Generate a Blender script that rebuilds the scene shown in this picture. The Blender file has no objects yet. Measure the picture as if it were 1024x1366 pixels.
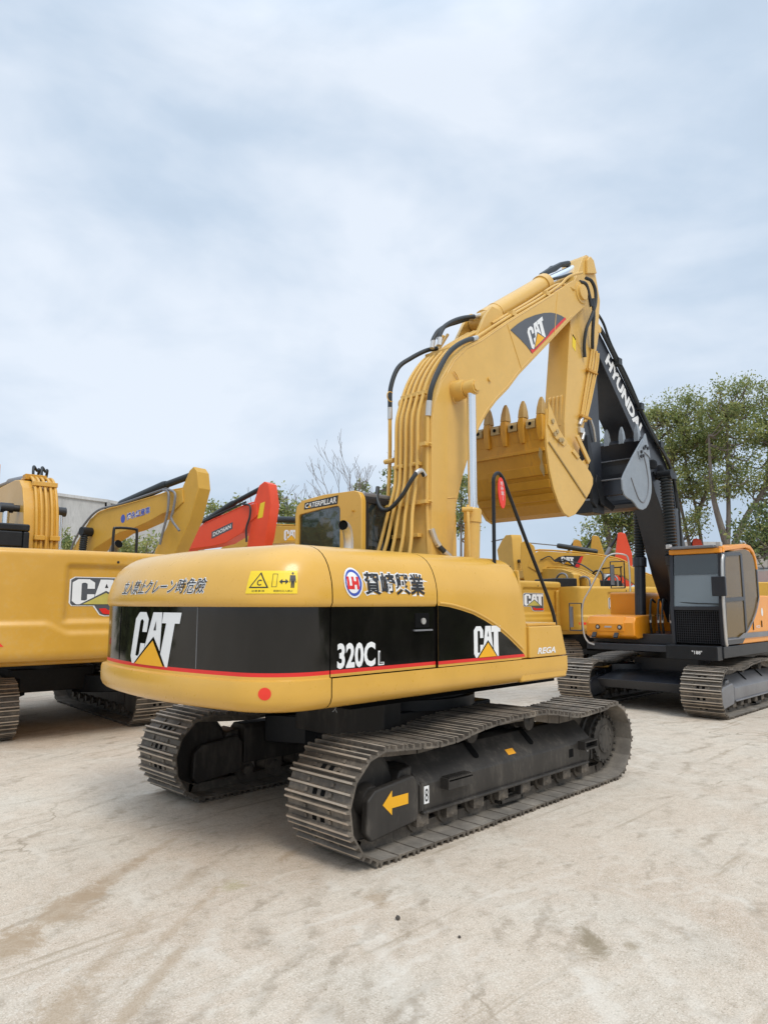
import bpy, bmesh, math, random
from mathutils import Vector, Matrix
from bisect import bisect_right
random.seed(7)
SC = bpy.context.scene
COL = SC.collection
PI = math.pi
R = math.radians

# ---------------------------------------------------------------- materials
def new_mat(name):
    m = bpy.data.materials.new(name); m.use_nodes = True
    nt = m.node_tree
    return m, nt, nt.nodes, nt.links, nt.nodes['Principled BSDF']

def paint(name, col, rough=.38, var=.12, dirt=None, dirt_amt=0., metal=0., coat=0., scale=2.2, bump=.0, spec=.5, streak=False):
    """painted or bare surface: slow colour drift, fine grain, patches of dust or wear"""
    m, nt, N, L, b = new_mat(name)
    tc = N.new('ShaderNodeTexCoord')
    n1 = N.new('ShaderNodeTexNoise'); n1.inputs['Scale'].default_value = scale; n1.inputs['Detail'].default_value = 6; n1.inputs['Roughness'].default_value = .6
    mp = N.new('ShaderNodeMapping'); mp.inputs['Scale'].default_value = (1, 1, .25) if streak else (1, 1, 1)
    L.new(tc.outputs['Object'], mp.inputs['Vector']); L.new(mp.outputs['Vector'], n1.inputs['Vector'])
    hs = N.new('ShaderNodeMix'); hs.data_type = 'RGBA'
    c = Vector(col)
    hs.inputs['A'].default_value = (*(c * (1 - var)), 1); hs.inputs['B'].default_value = (*(c * (1 + var)), 1)
    r1 = N.new('ShaderNodeMapRange'); r1.inputs['From Min'].default_value = .3; r1.inputs['From Max'].default_value = .7
    L.new(n1.outputs['Fac'], r1.inputs['Value']); L.new(r1.outputs['Result'], hs.inputs['Factor'])
    out = hs.outputs['Result']
    n2 = N.new('ShaderNodeTexNoise'); n2.inputs['Scale'].default_value = scale * 9; n2.inputs['Detail'].default_value = 8; n2.inputs['Roughness'].default_value = .7
    L.new(mp.outputs['Vector'], n2.inputs['Vector'])
    if dirt is not None:
        r2 = N.new('ShaderNodeMapRange'); r2.inputs['From Min'].default_value = .5; r2.inputs['From Max'].default_value = .72; r2.inputs['To Max'].default_value = dirt_amt
        ml = N.new('ShaderNodeMath'); ml.operation = 'MULTIPLY'
        ad = N.new('ShaderNodeMath'); ad.operation = 'ADD'
        L.new(n1.outputs['Fac'], ad.inputs[0]); L.new(n2.outputs['Fac'], ad.inputs[1])
        ml.inputs[1].default_value = .5; L.new(ad.outputs[0], ml.inputs[0]); L.new(ml.outputs[0], r2.inputs['Value'])
        mx = N.new('ShaderNodeMix'); mx.data_type = 'RGBA'; mx.inputs['B'].default_value = (*dirt, 1)
        L.new(r2.outputs['Result'], mx.inputs['Factor']); L.new(out, mx.inputs['A']); out = mx.outputs['Result']
    L.new(out, b.inputs['Base Color'])
    rr = N.new('ShaderNodeMapRange'); rr.inputs['To Min'].default_value = max(.03, rough - .08); rr.inputs['To Max'].default_value = min(1, rough + (.12 if rough > .15 else .04))
    L.new(n2.outputs['Fac'], rr.inputs['Value']); L.new(rr.outputs['Result'], b.inputs['Roughness'])
    b.inputs['Metallic'].default_value = metal
    b.inputs['Specular IOR Level'].default_value = spec
    if coat: b.inputs['Coat Weight'].default_value = coat; b.inputs['Coat Roughness'].default_value = .12
    if bump:
        bp = N.new('ShaderNodeBump'); bp.inputs['Strength'].default_value = bump; bp.inputs['Distance'].default_value = .01
        L.new(n2.outputs['Fac'], bp.inputs['Height']); L.new(bp.outputs['Normal'], b.inputs['Normal'])
    return m

DUST = (.42, .36, .28)
M = {}
M['yellow'] = paint('yellow_paint', (.67, .375, .058), .28, .06, (.64, .38, .10), .3, coat=.25, bump=.02)
M['yellow_boom'] = paint('yellow_boom_paint', (.67, .405, .095), .38, .07, (.52, .345, .11), .5, coat=.15, bump=.05)
M['yellow_worn'] = paint('yellow_bucket_paint', (.56, .275, .022), .45, .14, (.27, .14, .035), .75, bump=.12, scale=3.5, streak=True)
M['yellow_le'] = paint('yellow_deep_paint', (.63, .335, .042), .36, .06, (.55, .40, .2), .4, coat=.15, bump=.02)
M['yellow_far'] = paint('yellow_far_paint', (.60, .335, .042), .45, .08, (.40, .26, .10), .4, bump=.02)
M['orange'] = paint('orange_paint', (.84, .30, .010), .35, .05, (.6, .35, .1), .25, coat=.25)
M['red'] = paint('red_paint', (.80, .075, .022), .38, .08, (.4, .1, .05), .3)
M['band'] = paint('black_gloss_panel', (.006, .0055, .005), .09, .3, (.02, .017, .015), .35, spec=.5, streak=True, scale=4)
M['black'] = paint('black_paint', (.011, .012, .014), .38, .2, (.05, .048, .045), .35, spec=.35)
M['hyblack'] = paint('charcoal_paint', (.016, .018, .024), .30, .12, (.05, .05, .05), .3, spec=.6)
M['hygrey'] = paint('grey_bucket_paint', (.25, .28, .31), .42, .12, (.17, .16, .15), .5, scale=4, bump=.04)
M['rubber'] = paint('hose_rubber', (.022, .026, .028), .45, .1)
M['steel'] = paint('track_steel', (.125, .106, .086), .55, .35, (.32, .265, .20), .8, metal=.15, bump=.3, scale=5)
M['shoe_dust'] = paint('dusty_shoe_face', (.20, .175, .145), .8, .3, (.34, .30, .24), .7, bump=.3, scale=5)
M['worn'] = paint('worn_steel_edge', (.47, .40, .32), .5, .25, (.33, .17, .08), .5, metal=.3, bump=.15, scale=5)
M['frame'] = paint('dark_frame_paint', (.040, .036, .032), .5, .3, (.16, .14, .115), .7, bump=.12, scale=3, streak=True, spec=.35)
M['dark'] = paint('dark_cavity', (.006, .006, .006), .9, .2, spec=.1)
M['chrome'] = paint('chrome_rod', (.80, .81, .82), .16, .02, metal=.9)
M['silver'] = paint('silver_pipe', (.62, .60, .57), .36, .1, (.4, .3, .2), .5, metal=.7)
M['grey'] = paint('grey_metal', (.20, .20, .21), .4, .15, metal=.2)
M['white'] = paint('white_decal', (.80, .80, .79), .4, .04)
M['reddecal'] = paint('red_decal', (.70, .025, .02), .35, .06)
M['ydecal'] = paint('yellow_decal', (.85, .42, .01), .4, .05)
M['signyellow'] = paint('sign_yellow', (.84, .60, .02), .4, .05)
M['inkdecal'] = paint('black_decal', (.02, .02, .022), .4, .1)
M['greydecal'] = paint('grey_decal', (.085, .09, .10), .35, .1)
M['gradient'] = paint('olive_yellow_decal', (.50, .42, .10), .4, .2)
M['bluedecal'] = paint('blue_decal', (.05, .09, .42), .4, .1)
M['tape'] = paint('red_reflector_tape', (.78, .04, .02), .3, .06)
M['orangelabel'] = paint('orange_label', (.80, .36, .02), .45, .1)

def glass(name, col, rough=.04, alpha=.55, spec=.8, coat=.6):
    m, nt, N, L, b = new_mat(name)
    b.inputs['Base Color'].default_value = (*col, 1); b.inputs['Roughness'].default_value = rough
    b.inputs['Specular IOR Level'].default_value = spec; b.inputs['Coat Weight'].default_value = coat; b.inputs['Coat Roughness'].default_value = .02
    n = N.new('ShaderNodeTexNoise'); n.inputs['Scale'].default_value = 1.4; n.inputs['Detail'].default_value = 3
    tc = N.new('ShaderNodeTexCoord'); L.new(tc.outputs['Object'], n.inputs['Vector'])
    bp = N.new('ShaderNodeBump'); bp.inputs['Strength'].default_value = .06; bp.inputs['Distance'].default_value = .05
    L.new(n.outputs['Fac'], bp.inputs['Height']); L.new(bp.outputs['Normal'], b.inputs['Normal']); L.new(bp.outputs['Normal'], b.inputs['Coat Normal'])
    b.inputs['Alpha'].default_value = alpha
    return m
M['glass'] = glass('cab_glass', (.02, .03, .03), alpha=.78, coat=1.)
M['windscreen'] = glass('windscreen_reflection_glass', (.17, .205, .22), alpha=.8, coat=1.)  # pale base colour stands in for a bright reflection on the glass
M['tinted'] = glass('brown_tinted_glass', (.17, .105, .032), .15, .82, .35, .1)

def mat_ground():
    m, nt, N, L, b = new_mat('dusty_concrete_ground')
    tc = N.new('ShaderNodeTexCoord')
    def noise(scale, detail=8, rough=.6, dist=0., src=None):
        n = N.new('ShaderNodeTexNoise'); n.inputs['Scale'].default_value = scale; n.inputs['Detail'].default_value = detail
        n.inputs['Roughness'].default_value = rough; n.inputs['Distortion'].default_value = dist
        L.new((src or tc.outputs['Object']), n.inputs['Vector']); return n.outputs['Fac']
    def rng(v, a, c, lo=0., hi=1.):
        r = N.new('ShaderNodeMapRange'); r.inputs['From Min'].default_value = a; r.inputs['From Max'].default_value = c
        r.inputs['To Min'].default_value = lo; r.inputs['To Max'].default_value = hi; L.new(v, r.inputs['Value']); return r.outputs['Result']
    def mixc(f, a, c):
        x = N.new('ShaderNodeMix'); x.data_type = 'RGBA'; L.new(f, x.inputs['Factor'])
        if isinstance(a, tuple): x.inputs['A'].default_value = (*a, 1)
        else: L.new(a, x.inputs['A'])
        x.inputs['B'].default_value = (*c, 1); return x.outputs['Result']
    def mul(a, c):
        x = N.new('ShaderNodeMath'); x.operation = 'MULTIPLY'; L.new(a, x.inputs[0])
        if isinstance(c, float): x.inputs[1].default_value = c
        else: L.new(c, x.inputs[1])
        return x.outputs[0]
    big = noise(.30, 6); mid = noise(1.5, 9, .68, .5); fine = noise(9, 10, .78, .3); grit = noise(55, 6, .75); tone = noise(.8, 5, .6, .8)
    col = mixc(rng(big, .36, .64), (.535, .425, .325), (.61, .515, .41))
    col = mixc(rng(tone, .48, .66, 0, .55), col, (.555, .505, .425))
    col = mixc(rng(mid, .47, .66, 0, .5), col, (.65, .585, .485))
    col = mixc(rng(mid, .46, .30, 0, .4), col, (.41, .335, .245))
    col = mixc(rng(fine, .52, .70, 0, .75), col, (.36, .30, .225))
    col = mixc(rng(fine, .46, .30, 0, .55), col, (.70, .64, .55))
    g2 = noise(26, 8, .8); col = mixc(rng(g2, .53, .66, 0, .5), col, (.33, .27, .195)); col = mixc(rng(g2, .46, .36, 0, .5), col, (.75, .68, .58))
    g3 = noise(95, 4, .8)
    col = mixc(rng(g3, .50, .62, 0, .55), col, (.36, .295, .215)); col = mixc(rng(g3, .47, .38, 0, .6), col, (.78, .71, .61))
    col = mixc(rng(grit, .57, .66, 0, .9), col, (.22, .175, .125))
    # wheel and track scuffs: arcs swept round several turning centres
    for k, (cx, cy, sc, amt) in enumerate([(3.5, -7.2, .9, .7), (-9., 1.5, .7, .55), (1.5, -10.5, 1.3, .65), (-3., -9., 1.7, .5)]):
        mp = N.new('ShaderNodeMapping'); mp.inputs['Location'].default_value = (-cx, -cy, 0); L.new(tc.outputs['Object'], mp.inputs['Vector'])
        w = N.new('ShaderNodeTexWave'); w.wave_type = 'RINGS'; w.rings_direction = 'Z'; w.inputs['Scale'].default_value = sc
        w.inputs['Distortion'].default_value = 6; w.inputs['Detail'].default_value = 7; w.inputs['Detail Scale'].default_value = 1.6; w.inputs['Detail Roughness'].default_value = .7
        L.new(mp.outputs['Vector'], w.inputs['Vector'])
        mk = rng(noise(.7 + .17 * k, 6, .7, 1.5), .50, .64)
        f = mul(mul(rng(w.outputs['Fac'], .72, .98), mk), amt)
        col = mixc(mul(f, rng(fine, .35, .6, .4, 1.)), col, (.29, .23, .165) if k % 2 == 0 else (.70, .64, .55))
    # straight drag lines
    mp = N.new('ShaderNodeMapping'); mp.inputs['Rotation'].default_value = (0, 0, R(-35)); mp.inputs['Scale'].default_value = (.16, 4.2, 1); L.new(tc.outputs['Object'], mp.inputs['Vector'])
    dr = noise(1.7, 6, .65, .25, mp.outputs['Vector'])
    col = mixc(mul(rng(dr, .585, .68), rng(noise(.5, 4), .40, .58, 0, .8)), col, (.33, .26, .18))
    mp2 = N.new('ShaderNodeMapping'); mp2.inputs['Rotation'].default_value = (0, 0, R(-10)); mp2.inputs['Scale'].default_value = (.2, 6., 1); L.new(tc.outputs['Object'], mp2.inputs['Vector'])
    dr2 = noise(1.3, 5, .6, .4, mp2.outputs['Vector'])
    col = mixc(mul(rng(dr2, .62, .70), rng(noise(.6, 4), .48, .6, 0, .5)), col, (.36, .29, .21))
    # hairline cracks
    vo = N.new('ShaderNodeTexVoronoi'); vo.feature = 'DISTANCE_TO_EDGE'; vo.inputs['Scale'].default_value = .42
    mv = N.new('ShaderNodeVectorMath'); mv.operation = 'ADD'; nv = N.new('ShaderNodeTexNoise'); nv.inputs['Scale'].default_value = 1.6; nv.inputs['Detail'].default_value = 6
    L.new(tc.outputs['Object'], nv.inputs['Vector']); L.new(tc.outputs['Object'], mv.inputs[0]); L.new(nv.outputs['Color'], mv.inputs[1]); L.new(mv.outputs['Vector'], vo.inputs['Vector'])
    col = mixc(mul(rng(vo.outputs['Distance'], .008, .002, 0, 1.), rng(noise(.5, 3), .50, .62, 0, .7)), col, (.27, .215, .15))
    # oil and mud stains with outlines of their own
    for (x, y, rx, ry, rot, amt, c) in STAINS:
        mp = N.new('ShaderNodeMapping'); mp.vector_type = 'TEXTURE'
        mp.inputs['Location'].default_value = (x, y, 0); mp.inputs['Rotation'].default_value = (0, 0, R(rot)); mp.inputs['Scale'].default_value = (rx, ry, 1)
        L.new(tc.outputs['Object'], mp.inputs['Vector'])
        ln = N.new('ShaderNodeVectorMath'); ln.operation = 'LENGTH'; L.new(mp.outputs['Vector'], ln.inputs[0])
        ad = N.new('ShaderNodeMath'); ad.operation = 'ADD'; L.new(ln.outputs['Value'], ad.inputs[0]); L.new(rng(noise(4.5, 9, .78, .6), .3, .7, -.9, .9), ad.inputs[1])
        col = mixc(rng(ad.outputs[0], 1.15, .35, 0., amt), col, c)
    L.new(col, b.inputs['Base Color']); b.inputs['Roughness'].default_value = .92; b.inputs['Specular IOR Level'].default_value = .2
    ad = N.new('ShaderNodeMath'); ad.operation = 'ADD'; L.new(mul(fine, .8), ad.inputs[0]); L.new(mul(grit, .35), ad.inputs[1])
    ad2 = N.new('ShaderNodeMath'); ad2.operation = 'ADD'; L.new(ad.outputs[0], ad2.inputs[0]); L.new(mul(mid, .9), ad2.inputs[1])
    bp = N.new('ShaderNodeBump'); bp.inputs['Strength'].default_value = .35; bp.inputs['Distance'].default_value = .02
    L.new(ad2.outputs[0], bp.inputs['Height']); L.new(bp.outputs['Normal'], b.inputs['Normal'])
    return m
MUD = (.36, .26, .165)
STAINS = [(-1.81, -3.17, .16, .085, 40, .85, (.24, .19, .12)), (-1.70, -3.36, .07, .05, 40, .5, (.27, .21, .13)),
          (-3.75, -.66, .40, .20, 36, .7, MUD), (-3.3, -.38, .5, .09, 36, .55, MUD), (-2.9, -.1, .5, .05, 30, .4, MUD), (-4.1, -.9, .3, .16, 30, .7, MUD), (-3.83, -1.9, .7, .05, 38, .55, MUD), (-4.14, -1.75, .3, .14, 35, .6, MUD), (-3.7, -1.35, .5, .06, 38, .4, MUD),
          (-2.23, -1.91, .14, .08, 60, .55, MUD), (-3.2, -1.25, .7, .045, 34, .45, MUD), (-2.9, -.75, .25, .08, 40, .4, MUD), (-2.75, -1.05, .12, .08, 10, .45, (.34, .29, .12)), (-2.15, -.85, .18, .04, 20, .5, MUD)]

def mat_bark():
    return paint('tree_bark', (.17, .14, .115), .9, .3, (.26, .23, .2), .7, bump=.4, scale=4, streak=True)
M['bark'] = mat_bark()
M['bark_pale'] = paint('pale_bark', (.22, .195, .18), .9, .25, (.3, .28, .26), .6, bump=.3, scale=4, streak=True)
def leaf(name, col, var=.3):
    m, nt, N, L, b = new_mat(name)
    tc = N.new('ShaderNodeTexCoord'); n = N.new('ShaderNodeTexNoise'); n.inputs['Scale'].default_value = 1.3; n.inputs['Detail'].default_value = 4
    L.new(tc.outputs['Object'], n.inputs['Vector'])
    x = N.new('ShaderNodeMix'); x.data_type = 'RGBA'; c = Vector(col)
    x.inputs['A'].default_value = (*(c * (1 - var)), 1); x.inputs['B'].default_value = (*(c * (1 + var)), 1)
    r = N.new('ShaderNodeMapRange'); r.inputs['From Min'].default_value = .35; r.inputs['From Max'].default_value = .65
    L.new(n.outputs['Fac'], r.inputs['Value']); L.new(r.outputs['Result'], x.inputs['Factor']); L.new(x.outputs['Result'], b.inputs['Base Color'])
    b.inputs['Roughness'].default_value = .6
    b.inputs['Transmission Weight'].default_value = 0
    tr = N.new('ShaderNodeBsdfTranslucent'); L.new(x.outputs['Result'], tr.inputs['Color'])
    ms = N.new('ShaderNodeMixShader'); ms.inputs['Fac'].default_value = .5
    L.new(b.outputs['BSDF'], ms.inputs[1]); L.new(tr.outputs['BSDF'], ms.inputs[2])
    L.new(ms.outputs['Shader'], N['Material Output'].inputs['Surface'])
    return m
M['leafG'] = leaf('leaf_green', (.23, .285, .10)); M['leafY'] = leaf('leaf_olive', (.35, .36, .125)); M['leafD'] = leaf('leaf_dark_green', (.13, .175, .07)); M['leafO'] = leaf('leaf_rusty', (.38, .29, .11))
M['wall'] = paint('weathered_concrete', (.47, .46, .44), .9, .22, (.27, .26, .25), .75, bump=.2, scale=1.1, streak=True)
M['building'] = paint('rendered_wall', (.36, .34, .31), .9, .15, (.24, .22, .2), .5, bump=.1, scale=1.0, streak=True)
M['stone'] = paint('dark_stone', (.07, .06, .05), .9, .3)

# ---------------------------------------------------------------- mesh helpers
class MB:
    """collects faces in one mesh; T maps author coordinates to the thing's own"""
    def __init__(self, T=None): self.v = []; self.f = []; self.m = []; self.T = T; self.mi = 0; self.sm = []; self.smooth = True
    def add(self, vs, fs, mi=None, smooth=None):
        o = len(self.v); self.v += [tuple(p) for p in vs]
        for f in fs:
            self.f.append(tuple(i + o for i in f)); self.m.append(self.mi if mi is None else mi); self.sm.append(self.smooth if smooth is None else smooth)
    def box(self, a, b, rot=None, mi=None):
        a, b = Vector(a), Vector(b); c = (a + b) / 2; h = (b - a) / 2
        vs = [Vector((sx * h.x, sy * h.y, sz * h.z)) for sx in (-1, 1) for sy in (-1, 1) for sz in (-1, 1)]
        if rot is not None: vs = [rot @ p for p in vs]
        self.add([p + c for p in vs], [(0, 1, 3, 2), (4, 6, 7, 5), (0, 4, 5, 1), (2, 3, 7, 6), (0, 2, 6, 4), (1, 5, 7, 3)], mi)
    def prism(self, pts, y0, y1, mi=None):
        """polygon in (x, z) pulled from y0 to y1"""
        n = len(pts)
        A = sum(pts[i][0] * pts[(i + 1) % n][1] - pts[(i + 1) % n][0] * pts[i][1] for i in range(n))
        if A < 0: pts = pts[::-1]
        vs = [(x, y0, z) for x, z in pts] + [(x, y1, z) for x, z in pts]
        fs = [tuple(range(n)), tuple(range(2 * n - 1, n - 1, -1))] + [(i, i + n, (i + 1) % n + n, (i + 1) % n) for i in range(n)]
        self.add(vs, fs, mi)
    def prism_z(self, pts, z0, z1, mi=None):
        n = len(pts); vs = [(x, y, z0) for x, y in pts] + [(x, y, z1) for x, y in pts]
        self.add(vs, [tuple(range(n)), tuple(range(2 * n - 1, n - 1, -1))] + [(i, i + n, (i + 1) % n + n, (i + 1) % n) for i in range(n)], mi)
    def cyl(self, p0, p1, r0, r1=None, seg=16, caps=True, mi=None):
        self.tube([p0, p1], [r0, r0 if r1 is None else r1], seg, caps, mi)
    def tube(self, P, r, seg=8, caps=True, mi=None):
        P = [Vector(p) for p in P]
        if not isinstance(r, (list, tuple)): r = [r] * len(P)
        vs = []; fs = []; up = None
        for i, p in enumerate(P):
            d = ((P[min(i + 1, len(P) - 1)] - p).normalized() + (p - P[max(i - 1, 0)]).normalized())
            if d.length < 1e-6: d = P[min(i + 1, len(P) - 1)] - P[max(i - 1, 0)]
            d.normalize()
            if up is None: up = d.orthogonal().normalized()
            up = (up - d * up.dot(d)); up = up.normalized() if up.length > 1e-6 else d.orthogonal().normalized()
            s = d.cross(up)
            vs += [p + (up * math.cos(2 * PI * k / seg) + s * math.sin(2 * PI * k / seg)) * r[i] for k in range(seg)]
        for i in range(len(P) - 1):
            for k in range(seg):
                a = i * seg + k; b = i * seg + (k + 1) % seg
                fs.append((a, b, b + seg, a + seg))
        self.add(vs, fs, mi)
        if caps:
            n = len(P)
            self.add([vs[k] for k in range(seg)], [tuple(range(seg - 1, -1, -1))], mi, False)
            self.add([vs[(n - 1) * seg + k] for k in range(seg)], [tuple(range(seg))], mi, False)
    def lathe(self, c, axis, prof, seg=20, mi=None):
        """prof: (distance along axis, radius)"""
        a = Vector(axis).normalized(); self.tube([Vector(c) + a * d for d, _ in prof], [r for _, r in prof], seg, True, mi)
    def build(self, name, mat, parent=None, angle=35, bevel=0., bseg=2, weld=False):
        me = bpy.data.meshes.new(name)
        vs = [tuple(self.T @ Vector(p)) for p in self.v] if self.T is not None else self.v
        me.from_pydata(vs, [], self.f)
        mats = mat if isinstance(mat, (list, tuple)) else [mat]
        for x in mats: me.materials.append(x)
        me.polygons.foreach_set('material_index', self.m); me.polygons.foreach_set('use_smooth', [True] * len(self.f))
        me.update()
        bm = bmesh.new(); bm.from_mesh(me)
        if weld: bmesh.ops.remove_doubles(bm, verts=bm.verts, dist=1e-5)
        bmesh.ops.recalc_face_normals(bm, faces=bm.faces); bm.to_mesh(me); bm.free()
        me.set_sharp_from_angle(angle=R(angle))
        o = bpy.data.objects.new(name, me); COL.objects.link(o)
        if parent is not None: o.parent = parent
        if bevel:
            md = o.modifiers.new('edge', 'BEVEL'); md.width = bevel; md.segments = bseg; md.limit_method = 'ANGLE'; md.angle_limit = R(40); md.harden_normals = True
        return o

def smooth_path(P, n=6):
    """Catmull-Rom through P"""
    P = [Vector(p) for p in P]; out = []
    Q = [P[0] * 2 - P[1]] + P + [P[-1] * 2 - P[-2]]
    for i in range(1, len(Q) - 2):
        a, b, c, d = Q[i - 1:i + 3]
        for k in range(n):
            t = k / n
            out.append(.5 * ((2 * b) + (c - a) * t + (2 * a - 5 * b + 4 * c - d) * t * t + (3 * b - a - 3 * c + d) * t ** 3))
    out.append(P[-1]); return out

def thing(name, label, cat, loc=(0, 0, 0), rz=0., group=None):
    o = bpy.data.objects.new(name, None); COL.objects.link(o); o.location = loc; o.rotation_euler = (0, 0, rz); o.empty_display_size = .3
    o['label'] = label; o['category'] = cat
    if group: o['group'] = group
    return o
def tag(o, label, cat, group=None):
    o['label'] = label; o['category'] = cat
    if group: o['group'] = group
    return o
def world_T(root):
    """author in world coordinates, store in the thing's own"""
    return (Matrix.Translation(root.location) @ Matrix.Rotation(root.rotation_euler[2], 4, 'Z')).inverted()

# ---------------------------------------------------------------- writing and emblems
_TXT = {}
def text_geo(body, bold=0., shear=0., space=1.):
    k = (body, bold, shear, space)
    if k not in _TXT:
        c = bpy.data.curves.new('t', 'FONT'); c.body = body; c.offset = bold; c.shear = shear; c.space_character = space; c.resolution_u = 3
        o = bpy.data.objects.new('t', c); COL.objects.link(o)
        me = bpy.data.meshes.new_from_object(o.evaluated_get(bpy.context.evaluated_depsgraph_get()))
        vs = [(v.co.x, v.co.y) for v in me.vertices]; fs = [tuple(p.vertices) for p in me.polygons]
        bpy.data.objects.remove(o); bpy.data.curves.remove(c); bpy.data.meshes.remove(me)
        x0 = min(v[0] for v in vs); x1 = max(v[0] for v in vs); y0 = min(v[1] for v in vs); y1 = max(v[1] for v in vs)
        _TXT[k] = ([((x - x0) / (x1 - x0), (y - y0) / (y1 - y0)) for x, y in vs], fs)
    return _TXT[k]
def text_pair(body, b0, b1, shear=0.):
    """lettering and its wider outline in one common frame"""
    def raw(b):
        c = bpy.data.curves.new('t', 'FONT'); c.body = body; c.offset = b; c.shear = shear; c.resolution_u = 2
        o = bpy.data.objects.new('t', c); COL.objects.link(o)
        me = bpy.data.meshes.new_from_object(o.evaluated_get(bpy.context.evaluated_depsgraph_get()))
        r = ([(v.co.x, v.co.y) for v in me.vertices], [tuple(p.vertices) for p in me.polygons])
        bpy.data.objects.remove(o); bpy.data.curves.remove(c); bpy.data.meshes.remove(me); return r
    a, h = raw(b0), raw(b1)
    x0 = min(v[0] for v in h[0]); x1 = max(v[0] for v in h[0]); y0 = min(v[1] for v in h[0]); y1 = max(v[1] for v in h[0])
    f = lambda g: ([((x - x0) / (x1 - x0), (y - y0) / (y1 - y0)) for x, y in g[0]], g[1])
    return f(a), f(h)
def poly_geo(*polys):
    vs = []; fs = []
    for p in polys: fs.append(tuple(range(len(vs), len(vs) + len(p)))); vs += list(p)
    return vs, fs
def disc(cx, cy, rx, ry, n=24): return [(cx + rx * math.cos(2 * PI * i / n), cy + ry * math.sin(2 * PI * i / n)) for i in range(n)]
W_ = 1.06
CAT_C = [(.36, .62), (.36, .87), (.27, 1.), (.09, 1.), (0, .87), (0, .13), (.07, 0), (.125, 0), (.355, .29), (.36, .40), (.24, .40), (.24, .185), (.205, .145), (.145, .16), (.145, .83), (.175, .86), (.205, .86), (.24, .82), (.24, .62)]
CAT_A = [(.45, 1.), (.362, .30), (.55, .545), (.748, .28), (.66, 1.)]
CAT_T = [(.685, 1.), (.69, .80), (.785, .80), (.775, .23), (.925, 0), (.975, 0), (.965, .80), (1.06, .80), (1.06, 1.)]
CAT_TRI = [(.17, 0), (.55, .465), (.885, 0)]
CAT_HOLE = [(.553, .84), (.525, .66), (.583, .66)]
N_ = lambda P: [(x / W_, y) for x, y in P]
def norm_geo(*P): return poly_geo(*[N_(p) for p in P])

def decal(name, mat, parent, geo, fn, step=0., T=None):
    """lay flat artwork on a surface: fn maps (u, v) to a point in space"""
    vs, fs = geo
    me = bpy.data.meshes.new(name); bm = bmesh.new()
    bv = [bm.verts.new((x, y, 0)) for x, y in vs]
    for f in fs:
        try: bm.faces.new([bv[i] for i in f])
        except ValueError: pass
    if step:
        x0 = min(v[0] for v in vs); x1 = max(v[0] for v in vs); y0 = min(v[1] for v in vs); y1 = max(v[1] for v in vs)
        n = int((x1 - x0) / step)
        for i in range(1, n + 1):
            bmesh.ops.bisect_plane(bm, geom=bm.verts[:] + bm.edges[:] + bm.faces[:], plane_co=(x0 + (x1 - x0) * i / (n + 1), 0, 0), plane_no=(1, 0, 0))
        n = int((y1 - y0) / step)
        for i in range(1, n + 1):
            bmesh.ops.bisect_plane(bm, geom=bm.verts[:] + bm.edges[:] + bm.faces[:], plane_co=(0, y0 + (y1 - y0) * i / (n + 1), 0), plane_no=(0, 1, 0))
    for v in bm.verts:
        p = Vector(fn(v.co.x, v.co.y)); v.co = T @ p if T is not None else p
    bm.to_mesh(me); bm.free(); me.materials.append(mat)
    o = bpy.data.objects.new(name, me); COL.objects.link(o); o.parent = parent
    return o
def quad_fn(bl, br, tl, tr, nrm, off=.003):
    bl, br, tl, tr = map(Vector, (bl, br, tl, tr)); n = Vector(nrm).normalized() * off
    return lambda u, v: (bl * (1 - u) + br * u) * (1 - v) + (tl * (1 - u) + tr * u) * v + n
def off_fn(fn, k):
    """same mapping, a hair further out along the surface"""
    def g(u, v):
        p = Vector(fn(u, v)); e = 1e-3
        n = (Vector(fn(u + e, v)) - p).cross(Vector(fn(u, v + e)) - p).normalized(); return p + n * k
    return g
def cat_emblem(parent, fn, T=None, step=0., tri='ydecal', sgn=1):
    f2 = off_fn(fn, .0015 * sgn)
    a = decal('logo_lettering', M['white'], parent, norm_geo(CAT_C, CAT_A, CAT_T), fn, step, T)
    decal('logo_triangle', M[tri], parent, norm_geo(CAT_TRI), f2, step, T)
    decal('letter_gap', M['inkdecal'], parent, norm_geo(CAT_HOLE), f2, step, T)
    return a

# ---------------------------------------------------------------- crawler track
TP = [(-1.76, 0), (1.72, 0)] + [(1.72 + .415 * math.sin(a), .415 - .415 * math.cos(a)) for a in [R(d) for d in range(15, 181, 15)]] + \
     [(1.5, .795), (1.07, .775), (.9, .79), (.55, .855), (.33, .88), (-.12, .88), (-.43, .865), (-.68, .84), (-.94, .80), (-1.16, .79), (-1.5, .815)] + \
     [(-1.76 - .42 * math.sin(a), .42 + .42 * math.cos(a)) for a in [R(d) for d in range(0, 180, 15)]]
TL = [0.]
for _a, _b in zip(TP, TP[1:] + TP[:1]): TL.append(TL[-1] + math.hypot(_b[0] - _a[0], _b[1] - _a[1]))
def track_at(s):
    s %= TL[-1]; i = min(bisect_right(TL, s) - 1, len(TP) - 1); a, b = TP[i], TP[(i + 1) % len(TP)]
    t = (s - TL[i]) / (TL[i + 1] - TL[i]); return Vector((a[0] + (b[0] - a[0]) * t, a[1] + (b[1] - a[1]) * t))
N_SHOE = 48
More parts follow.
